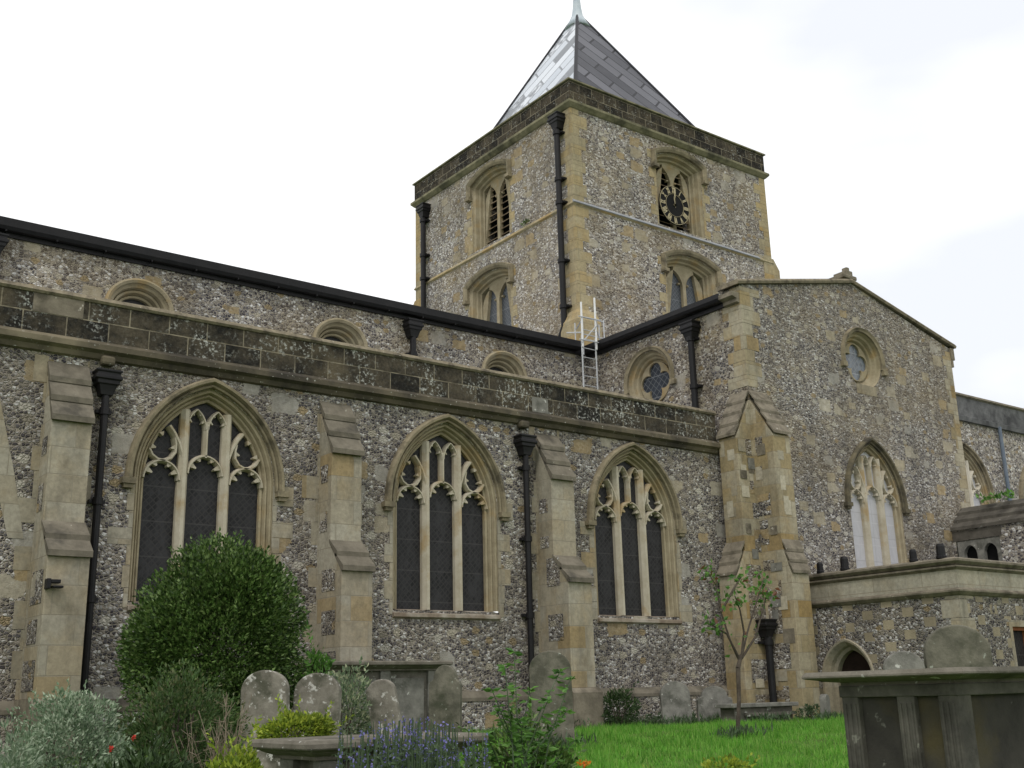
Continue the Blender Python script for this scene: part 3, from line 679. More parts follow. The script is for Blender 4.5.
# angle buttresses at the south west corner
def angle_buttress(axis):
    # axis 'w': projects west; 's': projects south. local (p, q): p outward, q along the wall from the corner
    def V(p, q, z): return Vector((XW-p, YT+q, z)) if axis == 'w' else Vector((XW+q, YT-p, z))
    wd = .50 if axis == 'w' else .54
    up, lo = (.50, .80) if axis == 'w' else (.55, .72)
    m = MB()
    poly = [(-.01, -.8), (-.01, 6.0), (up, 5.12), (up, 2.75), (lo, 2.2), (lo, -.8)]
    m.loft([[V(p, q, z) for p, z in poly] for q in (0, wd)], True, True)
    b = part(m, 'angle_buttress', 'ashlar_ochre', bev=.008)
    m = MB()
    def slabs(pa, za, pb, zb, n):
        for i in range(n):
            f0, f1 = i/n, (i+1)/n; p0 = pa+(pb-pa)*f0; z0 = za+(zb-za)*f0; p1 = pa+(pb-pa)*f1; z1 = za+(zb-za)*f1
            m.loft([[V(p, q, z) for p, z in ((p0, z0-.01), (p1+.03, z1+.015), (p1+.03, z1-.045), (p0, z0-.06))] for q in (-.002, wd+.015)], True, True)
    slabs(0, 6.22, up+.02, 5.2, 4); part(m, 'weathering', 'slab_grey', b)
    m = MB(); slabs(up, 2.95, lo+.02, 2.28, 3); part(m, 'weathering', 'slab_grey', b)
    m = MB(); R2_ = random.Random(3 if axis == 'w' else 5)
    z = -.4
    while z < 4.9:
        hh = R2_.uniform(.2, .6)
        top = up if z > 2.2 else lo
        p0 = R2_.uniform(.0, .08); p1 = top-R2_.uniform(.20, .35)
        if p1 > p0+.1:
            m.add([V(p0, -.006, z), V(p1, -.006, z), V(p1, -.006, z+hh), V(p0, -.006, z+hh)], [(0, 1, 2, 3)])
        z += hh+R2_.uniform(.05, .35)
    part(m, 'flint_panel', 'flint_transept', b)
    for _ in range(9):
        z = R2_.uniform(-.2, 5.0); top = up if z > 2.2 else lo; p0 = R2_.uniform(.0, top*.55); hh = R2_.uniform(.16, .34); pw_ = R2_.uniform(.14, .30); p1 = min(p0+pw_, top-.03)
        q0 = -.009-.001*_
        m = MB(); m.add([V(p0, q0, z), V(p1, q0, z), V(p1, q0, z+hh), V(p0, q0, z+hh)], [(0, 1, 2, 3)]); part(m, 'repair_stone', R2_.choice(('grave_grey', 'ashlar_patch', 'ashlar_pale', 'slab_grey')), b)
    for _ in range(4):
        z = R2_.uniform(2.9, 4.7); hh = R2_.uniform(.18, .34); q0 = R2_.uniform(.02, wd-.25); q1 = q0+R2_.uniform(.14, .22); e_ = up+.003+.001*_
        m = MB(); m.add([V(e_, q0, z), V(e_, q1, z), V(e_, q1, z+hh), V(e_, q0, z+hh)], [(0, 1, 2, 3)]); part(m, 'repair_stone', R2_.choice(('ashlar_patch', 'ashlar_pale')), b)
    return b
angle_buttress('w'); angle_buttress('s')
# hopper and pipe in the buttress angle
PB = front(YT)
downpipe(PB, 17.90, 1.30, -.65, hs=.95, r=.075, d=.15, clips=[.9])

# tower -------------------------------------------------------------
TX0, TX1, TY0, TY1 = 18.25, 26.3, 21.0, 29.0
PTS, PTW = front(TY0), west(TX0)
def tudor_opening(P, c, a, zs, rise, zb, louvre, bell=True):
    hole = arch(c, a, zs, rise, .22, zb-.0, 'segment')
    S = lambda o, d: [P(u, z, d) for u, z in arch(c, a, zs, rise, o, zb, 'segment')]
    m = MB(); m.loft([S(0, -.45), S(0, -.30), S(.05, -.28), S(.07, -.20), S(.12, -.18), S(.15, -.07), S(.20, -.05), S(.235, .004)])
    o = part(m, 'belfry_window' if bell else 'tower_window', 'moulding')
    H = lambda oo, d: [P(u, z, d) for u, z in arch(c, a, zs, rise, oo, zs-.22, 'segment')]
    m = MB(); m.loft([H(.24, 0), H(.24, .08), H(.30, .12), H(.37, .14), H(.40, .05), H(.40, 0)])
    for sg in (-1, 1):
        u_ = c+sg*(a+.32); m.fbox(P, u_-.10, u_+.10, zs-.31, zs-.21, 0, .16)
    part(m, 'hood_mould', 'hood', o)
    lw = (a-.10)/2; lc = lw+.055
    lights = [arch(c+sg*lc, lw-.01, zs-.48, .50, 0, zb+.03) for sg in (-1, 1)]
    m = MB(); m.plate(P, [arch(c, a+.01, zs, rise, 0, zb)] + lights, -.30, -.42)
    for sg in (-1, 1):
        cc = c+sg*lc
        for fx, fz in ((-.8, .1), (.8, .1)):
            m.bar(P, [(cc+fx*(lw-.02), zs-.44+fz), (cc+fx*(lw-.02)*.72, zs-.44+fz-.02)], .07, -.41, -.33, .5)
    part(m, 'tracery', 'moulding', o)
    if louvre:
        m = MB(); z = zb+.10
        while z < zs-.02:
            for sg in (-1, 1):
                cc = c+sg*lc; u0, u1 = cc-lw-.02, cc+lw+.02
                m.loft([[P(u, z, -.34), P(u, z+.13, -.55), P(u, z+.155, -.55), P(u, z+.025, -.34)] for u in (u0, u1)], True, True)
            z += .20
        part(m, 'louvres', 'louvre', o)
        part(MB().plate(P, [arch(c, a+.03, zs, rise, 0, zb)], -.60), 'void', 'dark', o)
    else:
        part(MB().plate(P, [arch(c, a+.03, zs, rise, 0, zb)], -.40), 'glazing', 'mesh', o)
    m = MB(); z = zb; k = 0
    while z < zs:
        hh = R.uniform(.25, .36)
        for sg in (-1, 1):
            wd = R.uniform(.22, .32) if (k+(sg > 0)) % 2 else R.uniform(.04, .1)
            u0 = c+sg*(a+.232); u1 = c+sg*(a+.232+wd); m.fbox(P, min(u0, u1), max(u0, u1), z+.004, z+hh-.004, -.02, .005)
        z += hh; k += 1
    part(m, 'jamb_stones', 'ashlar_tower', o)
    return hole
hs_ = [tudor_opening(PTS, 22.40, .72, 15.00, .15, 12.95, True), tudor_opening(PTS, 22.62, .80, 11.78, .17, 9.6, False, False)]
hw_ = [tudor_opening(PTW, 24.82, .70, 14.97, .15, 12.95, True), tudor_opening(PTW, 24.95, .80, 11.68, .17, 9.4, False, False)]
m = MB()
m.plate(PTS, [[(TX0, 6.5), (TX1, 6.5), (TX1, 15.8), (TX0, 15.8)]] + hs_, 0.)
m.plate(PTW, [[(TY0, 6.5), (TY1, 6.5), (TY1, 15.8), (TY0, 15.8)]] + hw_, 0.)
m.add([(TX1, TY0, 6.5), (TX1, TY1, 6.5), (TX1, TY1, 15.8), (TX1, TY0, 15.8), (TX0, TY1, 6.5), (TX0, TY1, 15.8)], [(0, 1, 2, 3), (1, 4, 5, 2)])
part(m, 'tower_wall', 'flint_tower')
quoins(TX0, TY0, 1, 1, 9.0, 15.75, 'ashlar_tower', .55, .30)
quoins(TX1, TY0, -1, 1, 12.9, 15.75, 'ashlar_tower', .5, .3)
quoins(TX0, TY1, 1, -1, 8.6, 15.75, 'ashlar_tower', .45, .35)
def ring(name, mat, prof, o0=0.):
    # square ring around the tower from a (out, z) profile
    m = MB(); loops = []
    for d, z in prof:
        loops.append([Vector((TX0-d, TY0-d, z)), Vector((TX1+d, TY0-d, z)), Vector((TX1+d, TY1+d, z)), Vector((TX0-d, TY1+d, z))])
    loops.append(loops[0]); m.loft(loops, True); return part(m, name, mat)
ring('parapet_string', 'green_string', [(.0, 15.66), (.04, 15.68), (.13, 15.78), (.13, 15.85), (.05, 15.89), (-.1, 15.89), (-.1, 15.66)])
ring('tower_parapet', 'parapet_tower', [(.03, 15.88), (.03, 16.49), (-.3, 16.49), (-.3, 15.88)])
ring('tower_coping', 'green_string', [(.03, 16.492), (.085, 16.50), (.085, 16.54), (-.02, 16.61), (-.28, 16.61), (-.34, 16.50), (-.3, 16.492)])
ring('tower_string', 'ashlar_tower', [(.0, 12.74), (.05, 12.78), (.05, 12.80), (.0, 12.88), (-.1, 12.88), (-.1, 12.74)])
m = MB(); m.prof(PTS, [(.0, 12.79), (.06, 12.785), (.075, 12.80), (0., 12.895)], TX0-.05, TX1-.6); part(m, 'lead_flashing', 'lead_plain')
# corner thickenings below the string (north west and south east), foot of the south west corner
def wedge(x0, x1, y0, y1, zt, dx, dy):
    m = MB(); m.box(x0, x1, y0, y1, 6.5, zt-.35)
    m.add([(x0, y0, zt-.35), (x1, y0, zt-.35), (x1, y1, zt-.35), (x0, y1, zt-.35)] + [(x0+(dx if dx > 0 else 0), y0+(dy if dy > 0 else 0), zt), (x1+(dx if dx < 0 else 0), y0+(dy if dy > 0 else 0), zt), (x1+(dx if dx < 0 else 0), y1+(dy if dy < 0 else 0), zt), (x0+(dx if dx > 0 else 0), y1+(dy if dy < 0 else 0), zt)],
          [(0, 1, 5, 4), (1, 2, 6, 5), (2, 3, 7, 6), (3, 0, 4, 7), (4, 5, 6, 7)])
    return part(m, 'corner_buttress', 'ashlar_tower', bev=.02)
wedge(25.9, 26.62, TY0-.03, 22., 12.95, -.25, 0); wedge(18.22, 19., 28.6, 29.3, 12.4, 0, -.25); wedge(18.02, 18.85, 20.80, 21.5, 9.75, .2, .18)
downpipe(PTW, 21.42, 15.50, 9.35, hs=1.2, r=.085, d=.16, clips=[15.0, 13.6, 12.9, 11.2, 9.9]); downpipe(PTW, 28.30, 15.40, 8.9, hs=1.2, r=.085, d=.16, clips=[14.9, 13.7, 12.9, 11.3])
m = MB(); m.tube(PTW(21.42, 9.36, .16), PTW(21.62, 9.02, .16), .085); part(m, 'pipe_shoe', 'black')
# pyramid roof: four lead faces with uv, hip rolls, lead finial
apex = Vector((22.28, 25.05, 22.45)); i_ = .38
B_ = [Vector((TX0+.5, TY0+i_, 15.95)), Vector((TX1-.85, TY0+i_, 15.95)), Vector((TX1-.85, TY1-.80, 15.95)), Vector((TX0+.70, TY1-.80, 15.95))]
for k in range(4):
    a_, b_ = B_[k], B_[(k+1) % 4]
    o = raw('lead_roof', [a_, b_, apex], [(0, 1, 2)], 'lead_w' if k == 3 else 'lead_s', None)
    me = o.data; uv = me.uv_layers.new(); ux = (b_-a_).normalized(); nn = ux.cross(apex-a_).normalized(); uy = nn.cross(ux)
    mir = -1 if k == 3 else 1
    for li, lp in enumerate(me.loops):
        v = me.vertices[lp.vertex_index].co - (a_+b_)/2; uv.data[li].uv = (v.dot(ux)*mir, v.dot(uy))
    o.parent = church; o.matrix_parent_inverse = Matrix.Translation(-Vector((11, 16, -.5)))
m = MB()
for v in B_: m.tube(v, apex, .06, .05, 6)
part(m, 'hip_roll', 'lead_s')
m = MB(); m.lathe((22.28, 25.05, 22.0), [(.46, -.22), (.30, .08), (.20, .3), (.15, .6), (.12, 1.0), (.05, 1.9), (.03, 2.1)], 12)
part(m, 'lead_finial', 'lead_new', smooth=True)
# clock
CK = (22.07, 13.66); PC = front(TY0-.02)
m = MB(); m.plate(PC, [circ(*CK, .60, 48)], .0, .04)
clock = part(m, 'clock', 'dark')
m = MB()
for rr, wd in ((.60, .010), (.36, .006)):
    m.loft([[PC(u, z, d) for u, z in circ(CK[0], CK[1], rad_, 48)] for rad_, d in ((rr, .042), (rr, .055), (rr-wd, .055), (rr-wd, .042))], True)
part(m, 'minute_ring', 'gold', clock)
RN = ['XII', 'I', 'II', 'III', 'IIII', 'V', 'VI', 'VII', 'VIII', 'IX', 'X', 'XI']
m = MB()
for i, s_ in enumerate(RN):
    a_ = i*math.pi/6; wds = {'I': .036, 'V': .075, 'X': .075}; tot = sum(wds[ch] for ch in s_); x = -tot/2
    def T(lx, ly):
        rr = .475+ly; return (CK[0]+rr*math.sin(a_)+lx*math.cos(a_), CK[1]+rr*math.cos(a_)-lx*math.sin(a_))
    for ch in s_:
        wv = wds[ch]; h2 = .092
        if ch == 'I': st = [((x+wv/2, -h2), (x+wv/2, h2))]
        elif ch == 'V': st = [((x+.008, h2), (x+wv/2, -h2)), ((x+wv/2, -h2), (x+wv-.008, h2))]
        else: st = [((x+.008, h2), (x+wv-.008, -h2)), ((x+.008, -h2), (x+wv-.008, h2))]
        for p0, p1 in st: m.bar(PC, [T(*p0), T(*p1)], .021, .042, .054, 1)
        x += wv
part(m, 'numerals', 'gold', clock)
for nm, a_, ln, wd in (('minute_hand', .02, .50, .045), ('hour_hand', -.05, .33, .07)):
    m = MB(); m.add([PC(CK[0]-.10*math.sin(a_), CK[1]-.10*math.cos(a_), .075), PC(CK[0]+wd*.5*math.cos(a_)+ln*.6*math.sin(a_), CK[1]+ln*.6*math.cos(a_), .075), PC(CK[0]+ln*math.sin(a_), CK[1]+ln*math.cos(a_), .075), PC(CK[0]-wd*.5*math.cos(a_)+ln*.6*math.sin(a_), CK[1]+ln*.6*math.cos(a_), .075)], [(0, 1, 2, 3)])
    m.tube(PC(CK[0], CK[1], .045), PC(CK[0], CK[1], .085), .04, n=10)
    part(m, nm, 'gold', clock)

# vestry ---------------------------------------------------------------
VX, VY = 19.35, 11.85; PV = west(VX); PVS = front(VY)
dc, da, dzs, drise = 14.5, .42, .18, .55
m = MB(); m.plate(PV, [[(VY, -.9), (YT, -.9), (YT, 1.72), (VY, 1.72)], arch(dc, da, dzs, drise, .16, -.62)], 0.)
m.plate(PVS, [[(VX, -.9), (26.6, -.9), (26.6, 1.72), (VX, 1.72)], [(21.05, -.5), (22.2, -.5), (22.2, 1.05), (21.05, 1.05)]], 0.)
part(m, 'vestry_wall', 'flint_vestry')
m = MB()
def vring(prof, mm):
    mm.loft([[Vector((VX-d, YT-.01, z)), Vector((VX-d, VY-d, z)), Vector((27., VY-d, z))] for d, z in prof+[prof[0]]])
vring([(.02, 1.70), (.02, 2.13), (-.3, 2.13), (-.3, 1.70)], m); part(m, 'vestry_parapet', 'ashlar_grey')
m = MB(); vring([(.0, 1.60), (.03, 1.61), (.09, 1.67), (.09, 1.70), (.02, 1.74), (-.1, 1.74), (-.1, 1.6)], m); vring([(.02, 2.07), (.08, 2.12), (.08, 2.15), (.0, 2.165), (-.3, 2.165), (-.3, 2.07)], m)
vring([(.04, 2.168), (.11, 2.23), (.11, 2.27), (.0, 2.31), (-.34, 2.31), (-.34, 2.168)], m); part(m, 'vestry_mouldings', 'slab_grey')
m = MB(); m.box(VX+.2, 27, VY+.2, YT-.02, 2.0, 2.08); part(m, 'vestry_roof', 'lead_plain')
quoins(VX, VY, 1, 1, -.8, 1.60, 'ashlar', .42, .25)
S = lambda o, d: [PV(u, z, d) for u, z in arch(dc, da, dzs, drise, o, -.62)]
m = MB(); m.loft([S(0, -.35), S(0, -.20), S(.06, -.16), S(.08, -.08), S(.14, .003), S(.16, .03), S(.20, .04), S(.215, 0)])
o = part(m, 'vestry_doorway', 'ashlar_patch')
part(MB().plate(PV, [arch(dc, da+.01, dzs, drise, 0, -.62)], -.34), 'dark_interior', 'dark_interior', o)  # flat plate coloured dark in place of the shaded interior
m = MB()
for u_ in [21.05, 22.13]: m.fbox(PVS, u_, u_+.07, -.5, 1.05, -.14, -.04)
m.fbox(PVS, 21.12, 22.13, .98, 1.05, -.14, -.04); m.fbox(PVS, 21.6, 21.66, -.5, .98, -.13, -.05)
o = part(m, 'vestry_window', 'wood_red')
part(MB().fbox(PVS, 21.1, 22.15, -.48, 1., -.16, -.12), 'glazing', 'glass', o)
m = MB(); m.fbox(PVS, 20.95, 21.05, -.5, 1.05, -.1, .006); m.fbox(PVS, 20.95, 22.3, 1.05, 1.17, -.1, .006); part(m, 'surround', 'ashlar', o)
# higher wing beyond the vestry
WX = 25.2; PWW = west(WX)
m = MB(); m.plate(PWW, [[(6.8, -.9), (YT, -.9), (YT, 3.64), (6.8, 3.64)], [(15.32, 2.2), (14.18, 2.2), (14.18, 3.36), (15.32, 3.36)]], 0.)
m.fbox(PWW, 6.8, 6.81, -.9, 3.64, -8, 0)
part(m, 'wing_wall', 'flint_chancel')
m = MB()
for i in range(3):
    m.prof(PWW, [(.06-.20*i, 3.62+.20*i), (.06-.20*i, 3.70+.20*i), (-.16-.20*i, 3.84+.20*i), (-.6, 3.84+.20*i), (-.6, 3.62+.2*i)], 6.7, YT-.005)
part(m, 'wing_weathering', 'slab_dark')
part(MB().fbox(PWW, 14.12, YT-.01, 3.37, 3.60, -.02, .012), 'lintel', 'slab_dark')
part(MB().box(WX+.5, 34, 6.8, 18, 3.5, 3.9), 'wing_roof', 'lead_plain')
m = MB(); ls = [arch(c, .17, 3.02, .22, 0, 2.3, n=6) for c in (14.98, 14.46)]
m.plate(PWW, [[(15.30, 2.2), (14.19, 2.2), (14.19, 3.35), (15.30, 3.35)]] + ls, -.01, -.14)
o = part(m, 'wing_window', 'grave_grey'); part(MB().fbox(PWW, 14.2, 15.29, 2.2, 3.34, -.25, -.2), 'glazing', 'dark', o)
# chancel aisle
YC = 18.; PCH = front(YC)
ch = [30.55, 34.75]
m = MB(); m.plate(PCH, [[(26.25, -.8), (48, -.8), (48, 7.72), (26.25, 7.72)]] + [arch(c, 1.0, 5.3, 1.35, .17, 3.9) for c in ch], 0.)
m.box(47.5, 48, 18.01, 26, -.8, 7.7); part(m, 'chancel_wall', 'flint_chancel')
part(MB().prof(PCH, [(0, 7.66), (.10, 7.66), (.12, 7.80), (.04, 7.84), (0.04, 8.42), (-.4, 8.42), (-.4, 7.66)], 26.25, 48.1), 'chancel_parapet', 'stained')
part(MB().prof(PCH, [(.04, 8.422), (.11, 8.46), (.10, 8.52), (-.1, 8.58), (-.45, 8.58), (-.45, 8.422)], 26.25, 48.15), 'chancel_coping', 'slab_grey')
for c in ch: perp_window(c, PCH, 1.0, 5.3, 1.35, 3.9, 'glass_pale', 'tracery_white', jambs=False)
part(MB().tube(PCH(32.7, 7.7, .1), PCH(32.7, 3.9, .1), .06, n=8), 'blue_pipe', 'bluepipe')
m = MB(); m.box(26.3, 48, 18.3, 29, 7.9, 8.1); part(m, 'chancel_roof', 'lead_plain')

# ------------------------------------------------------------------ access ladder on the aisle roof
lad = empty('access_ladder', (17.55, 20.1, 6.7))
tag(lad, 'galvanised access ladder with white hand posts standing in the roof corner below the tower', 'ladder')
def lp(mb, name, mat, parent=lad):
    o = mb.build(name, mat); o.parent = parent; o.matrix_parent_inverse = Matrix.Translation(-lad.location) if parent is lad else Matrix.Identity(4); return o
LY_ = 19.9
la, lb = at(583.5, 380, LY_), at(597.3, 380, LY_)
for p_ in (la, lb): 
    lp(MB().tube((p_.x, LY_, 6.5), (p_.x, LY_, 8.55), .022, n=6), 'stile', 'alu')
    lp(MB().tube((p_.x, LY_-.03, 8.25), (p_.x, LY_-.03, 9.62 if p_ is lb else 9.42), .026, n=6), 'hand_post', 'white_tube')
m = MB()
for k in range(9): m.tube((la.x, LY_, 6.8+.24*k), (lb.x, LY_, 6.8+.24*k), .013, n=5)
lp(m, 'rungs', 'alu')
m = MB()
for z_, dx in ((8.5, .75), (8.8, .55), (9.1, .5)):
    m.tube((lb.x, LY_-.03, z_), (lb.x+dx, LY_+.45, z_-.02), .018, n=5)
m.tube((la.x, LY_-.03, 8.62), (la.x-.05, LY_+.5, 8.75), .018, n=5); m.tube((la.x, LY_-.03, 8.95), (la.x+.45, LY_+.7, 9.0), .018, n=5)
for z_ in (8.42, 9.02): m.tube((la.x-.12, LY_-.06, z_), (lb.x+.16, LY_-.06, z_+.02), .016, n=5)
m.tube((la.x-.03, LY_-.05, 8.35), (lb.x+.03, LY_-.05, 8.9), .014, n=5)
for dx in (-.1, .62): m.tube((lb.x+dx, LY_+.35, 8.2), (lb.x+dx, LY_+.35, 9.25), .018, n=5)
m.tube((lb.x-.1, LY_+.35, 9.2), (lb.x+.62, LY_+.35, 9.2), .016, n=5); m.tube((lb.x-.1, LY_+.35, 8.75), (lb.x+.62, LY_+.35, 8.75), .016, n=5)
m.tube((la.x+.4, LY_+.7, 8.5), (la.x+.4, LY_+.7, 9.15), .018, n=5); m.tube((lb.x+.5, LY_+.4, 8.3), (lb.x+.5, LY_+.4, 9.12), .018, n=5)
lp(m, 'guard_rails', 'alu')

# floodlight cowls on the vestry parapet
for i, (yy, s_, lb_) in enumerate(((14.95, .8, 'small black cowl on the vestry parapet, nearest the buttress'), (14.33, 1., 'black cowl on the vestry parapet in front of the left light of the pale window'),
                           (12.72, .85, 'black cowl on the vestry parapet just right of the pale window'), (12.12, 1., 'black cowl on the vestry parapet, last before its corner'))):
    m = MB(); m.lathe((VX+.02, yy, 2.31), [(.10*s_, 0), (.10*s_, .04), (.085*s_, .05), (.08*s_, .2*s_+.02), (.065*s_, .27*s_), (.03, .28*s_)], 12)
    tag(m.build('parapet_cowl', 'black', smooth=False), lb_, 'vent cowl', 'black cowls along the vestry parapet')
# small black lamp by the left buttress
m = MB(); lx = 4.16-.33
m.box(3.98, 4.10, 15.05, 15.14, 1.53, 1.58); m.box(4.0, 4.13, 15.02, 15.14, 1.47, 1.50); m.box(3.93, 3.98, 15.05, 15.19, 1.46, 1.59)
tag(m.build('wall_lamp', 'black', bev=.01), 'small black lamp bracket fixed to the leftmost buttress', 'lamp')

# ------------------------------------------------------------------ graves
def headstone(px, ytop, Y, wd, label, mat='grave', top='round', th=.10, rz=0., lean=0., side=0., name='headstone'):
    tp = at(px, ytop, Y); g0 = gz(tp.x, Y)-.1; H = tp.z-g0; h = wd/2
    if top == 'round': pts = [(h*math.cos(a_), H-h*.85+h*.85*math.sin(a_)) for a_ in [math.pi*i/16 for i in range(17)]]
    elif top == 'shoulder':
        s1 = h*.72
        pts = [(h, H-.24), (h-.02, H-.20), (s1+.02, H-.20), (s1, H-.17)] + [(s1*math.cos(a_), H-.17+.17*math.sin(a_)) for a_ in [math.pi*(.08+.84*i/12) for i in range(13)]] + [(-s1, H-.17), (-s1-.02, H-.20), (-h+.02, H-.20), (-h, H-.24)]
    else: pts = [(h*math.cos(a_), H-h*.5+h*.5*math.sin(a_)) for a_ in [math.pi*i/14 for i in range(15)]]
    pts = [(h, 0)] + pts + [(-h, 0)]
    m = MB(); m.loft([[Vector((u, y, z)) for u, z in pts] for y in (-th/2, th/2)], True, True)
    o = m.build(name, mat, bev=.014); o.location = (tp.x, Y, g0); o.rotation_euler = (lean, side, rz)
    return tag(o, label, 'gravestone', 'old headstones in the churchyard')
headstone(268, 670, 11.4, .50, 'lichen spotted round topped headstone, left one of the close pair below the big bush', 'grave', 'round', .14, -.75, -.03, -.03)
headstone(315, 673, 11.3, .50, 'brown round topped headstone, right one of the close pair, beside the silvery shrub', 'grave', 'round', .14, -.75, -.03, .03)
headstone(398, 677, 11.2, .34, 'narrow headstone leaning to the left behind the blue flowers', 'grave', 'round', .10, -.9, 0, -.20)
headstone(444, 665, 12.2, .40, 'greenish shouldered headstone with white lichened top at the end of the chest tomb', 'grave_green', 'shoulder', .14, -.8, 0, .02)
headstone(551, 651, 12.0, .56, 'tall round headstone with pale lichened crown in front of the middle buttress', 'grave_green', 'round', .12, -.7, -.03, -.02)
headstone(675, 681, 15.0, .56, 'grey weathered headstone on the lawn by the wall, left of two', 'grave_grey', 'round', .09, -.45, -.04, -.02)
headstone(713, 686, 14.8, .68, 'wide grey weathered headstone behind the little rose tree', 'grave_grey', 'shoulder', .09, -.45, -.02, .02)
headstone(902, 651, 6.3, .36, 'low grey rounded headstone just showing over the dark chest tomb', 'grave_grey', 'round', .10, -.8, 0, 0)
headstone(950, 625, 6.0, .58, 'large mossy round topped headstone rising behind the dark chest tomb', 'grave_green', 'round', .12, -.8, 0, .02)
headstone(824, 694, 13.3, .22, 'tiny pale stone marker beside the vestry doorway', 'grave_grey', 'round', .12, .3, 0, 0)

def slab_profile(m, x0, x1, y0, y1, z0, z1, ov):
    lv = [(0, z0), (.0, z0+.02), (ov*.45, z0+(z1-z0)*.35), (ov*.55, z0+(z1-z0)*.42), (ov*.95, z0+(z1-z0)*.55), (ov, z0+(z1-z0)*.62), (ov, z1-.02), (ov-.015, z1)]
    m.loft([[Vector((x0-d, y0-d, z)), Vector((x1+d, y0-d, z)), Vector((x1+d, y1+d, z)), Vector((x0-d, y1+d, z))] for d, z in lv], True, True)
# foreground chest tomb, right
TXX = 4.9
c1 = ray(963, 668)*(TXX/ray(963, 668).x); c0 = ray(801, 672)*(TXX/ray(801, 672).x)
ys, yn, zt = c1.y, c0.y, (c1.z+c0.z)/2
tomb = empty('chest_tomb', (TXX+.9, (ys+yn)/2, gz(TXX, ys)))
tag(tomb, 'large dark chest tomb with moulded slab and fluted pilasters in the right foreground', 'tomb', 'chest tombs in the churchyard')
def tp_(mb, name, mat, root, **k):
    o = mb.build(name, mat, **k); o.parent = root; o.matrix_parent_inverse = Matrix.Translation(-root.location); return o
ov = .14; L2 = 1.9; zb_ = gz(TXX, ys)-.1
bx0, bx1, by0, by1 = TXX+ov, TXX+ov+L2, ys+ov, yn-ov
m = MB(); slab_profile(m, bx0, bx1, by0, by1, zt-.075, zt, ov); tp_(m, 'slab', 'tomb_slab', tomb)
m = MB(); m.box(bx0+.03, bx1-.03, by0+.03, by1-.03, zb_, zt-.07); tp_(m, 'chest', 'tomb_dark', tomb)
m = MB()
for (a_, b_) in ((by0, by0+.10), (by1-.10, by1), ((by0+by1)/2-.10, (by0+by1)/2+.0)):
    m.box(bx0-.004, bx0+.04, a_, b_, zb_, zt-.12)
    for k in range(3): m.box(bx0-.012, bx0+.02, a_+.012+.03*k, a_+.028+.03*k, zb_+.2, zt-.16)
for (a_, b_) in ((bx0+.001, bx0+.12), (bx1-.12, bx1), (bx0+.9, bx0+1.02)): m.box(a_, b_, by0-.004, by0+.04, zb_, zt-.12)
m.box(bx0-.01, bx1+.01, by0-.01, by1+.01, zt-.13, zt-.072); tp_(m, 'pilasters', 'tomb_mid', tomb, bev=.006)
# chest tomb in front of the wall, left
def chest(x0, x1, y0, y1, zt, label, hsl=.14, leg=False):
    r = empty('chest_tomb', ((x0+x1)/2, (y0+y1)/2, gz(x0, y0))); tag(r, label, 'tomb', 'chest tombs in the churchyard')
    zb = gz(x0, y0)-.1; m = MB(); slab_profile(m, x0+.12, x1-.12, y0+.12, y1-.12, zt-hsl, zt, .12); tp_(m, 'slab', 'tomb_slab', r)
    m = MB(); m.box(x0+.2, x1-.2, y0+.2, y1-.2, zb, zt-hsl+.005); tp_(m, 'chest', 'tomb', r)
    m = MB(); n = 3
    for k in range(n):
        xx = x0+.16+(x1-x0-.48)*k/(n-1); m.box(xx, xx+.16, y0+.15, y0+.24, zb, zt-hsl); 
    m.box(x0+.15, x0+.24, y1-.35, y1-.16, zb, zt-hsl)
    for k in range(n-1):
        xa = x0+.36+(x1-x0-.48)*k/(n-1); xb = x0+.16+(x1-x0-.48)*(k+1)/(n-1)-.05
        m.box(xa, xb, y0+.185, y0+.21, zb+.25, zt-hsl-.1)
    tp_(m, 'pilasters', 'grave_grey', r, bev=.006)
    m = MB(); m.box(x0+.1, x1-.1, y0+.1, y1-.1, zb, zb+.2); tp_(m, 'base', 'tomb_slab', r)
    return r
pa, pb = at(325, 659, 13.6), at(453, 662, 13.6)
chest(pa.x, pb.x, 13.6, 14.6, (pa.z+pb.z)/2, 'pale panelled chest tomb against the aisle wall behind the tilting headstones', .13)
pa, pb = at(252, 739, 7.2), at(484, 733, 6.45)
chest(pa.x, pb.x, 6.4, 7.25, (pa.z+pb.z)/2, 'low chest tomb with weathered slab in the left foreground behind blue flowers', .12)
pa, pb = at(733, 704, 14.0), at(799, 706, 14.0)
r = empty('ledger_tomb', (pa.x, 14.3, -.5)); tag(r, 'low ledger slab on thin base at the foot of the transept buttress', 'tomb')
m = MB(); m.box(pa.x, pb.x, 14.0, 14.45, pa.z-.07, pa.z); tp_(m, 'slab', 'grave_grey', r, bev=.01)
m = MB(); m.box(pa.x+.1, pb.x-.1, 14.08, 14.4, pa.z-.5, pa.z-.07); m.box(pa.x+.35, pb.x-.08, 14.02, 14.4, pa.z-.22, pa.z-.16); tp_(m, 'base', 'wood_red' if 0 else 'tomb', r)

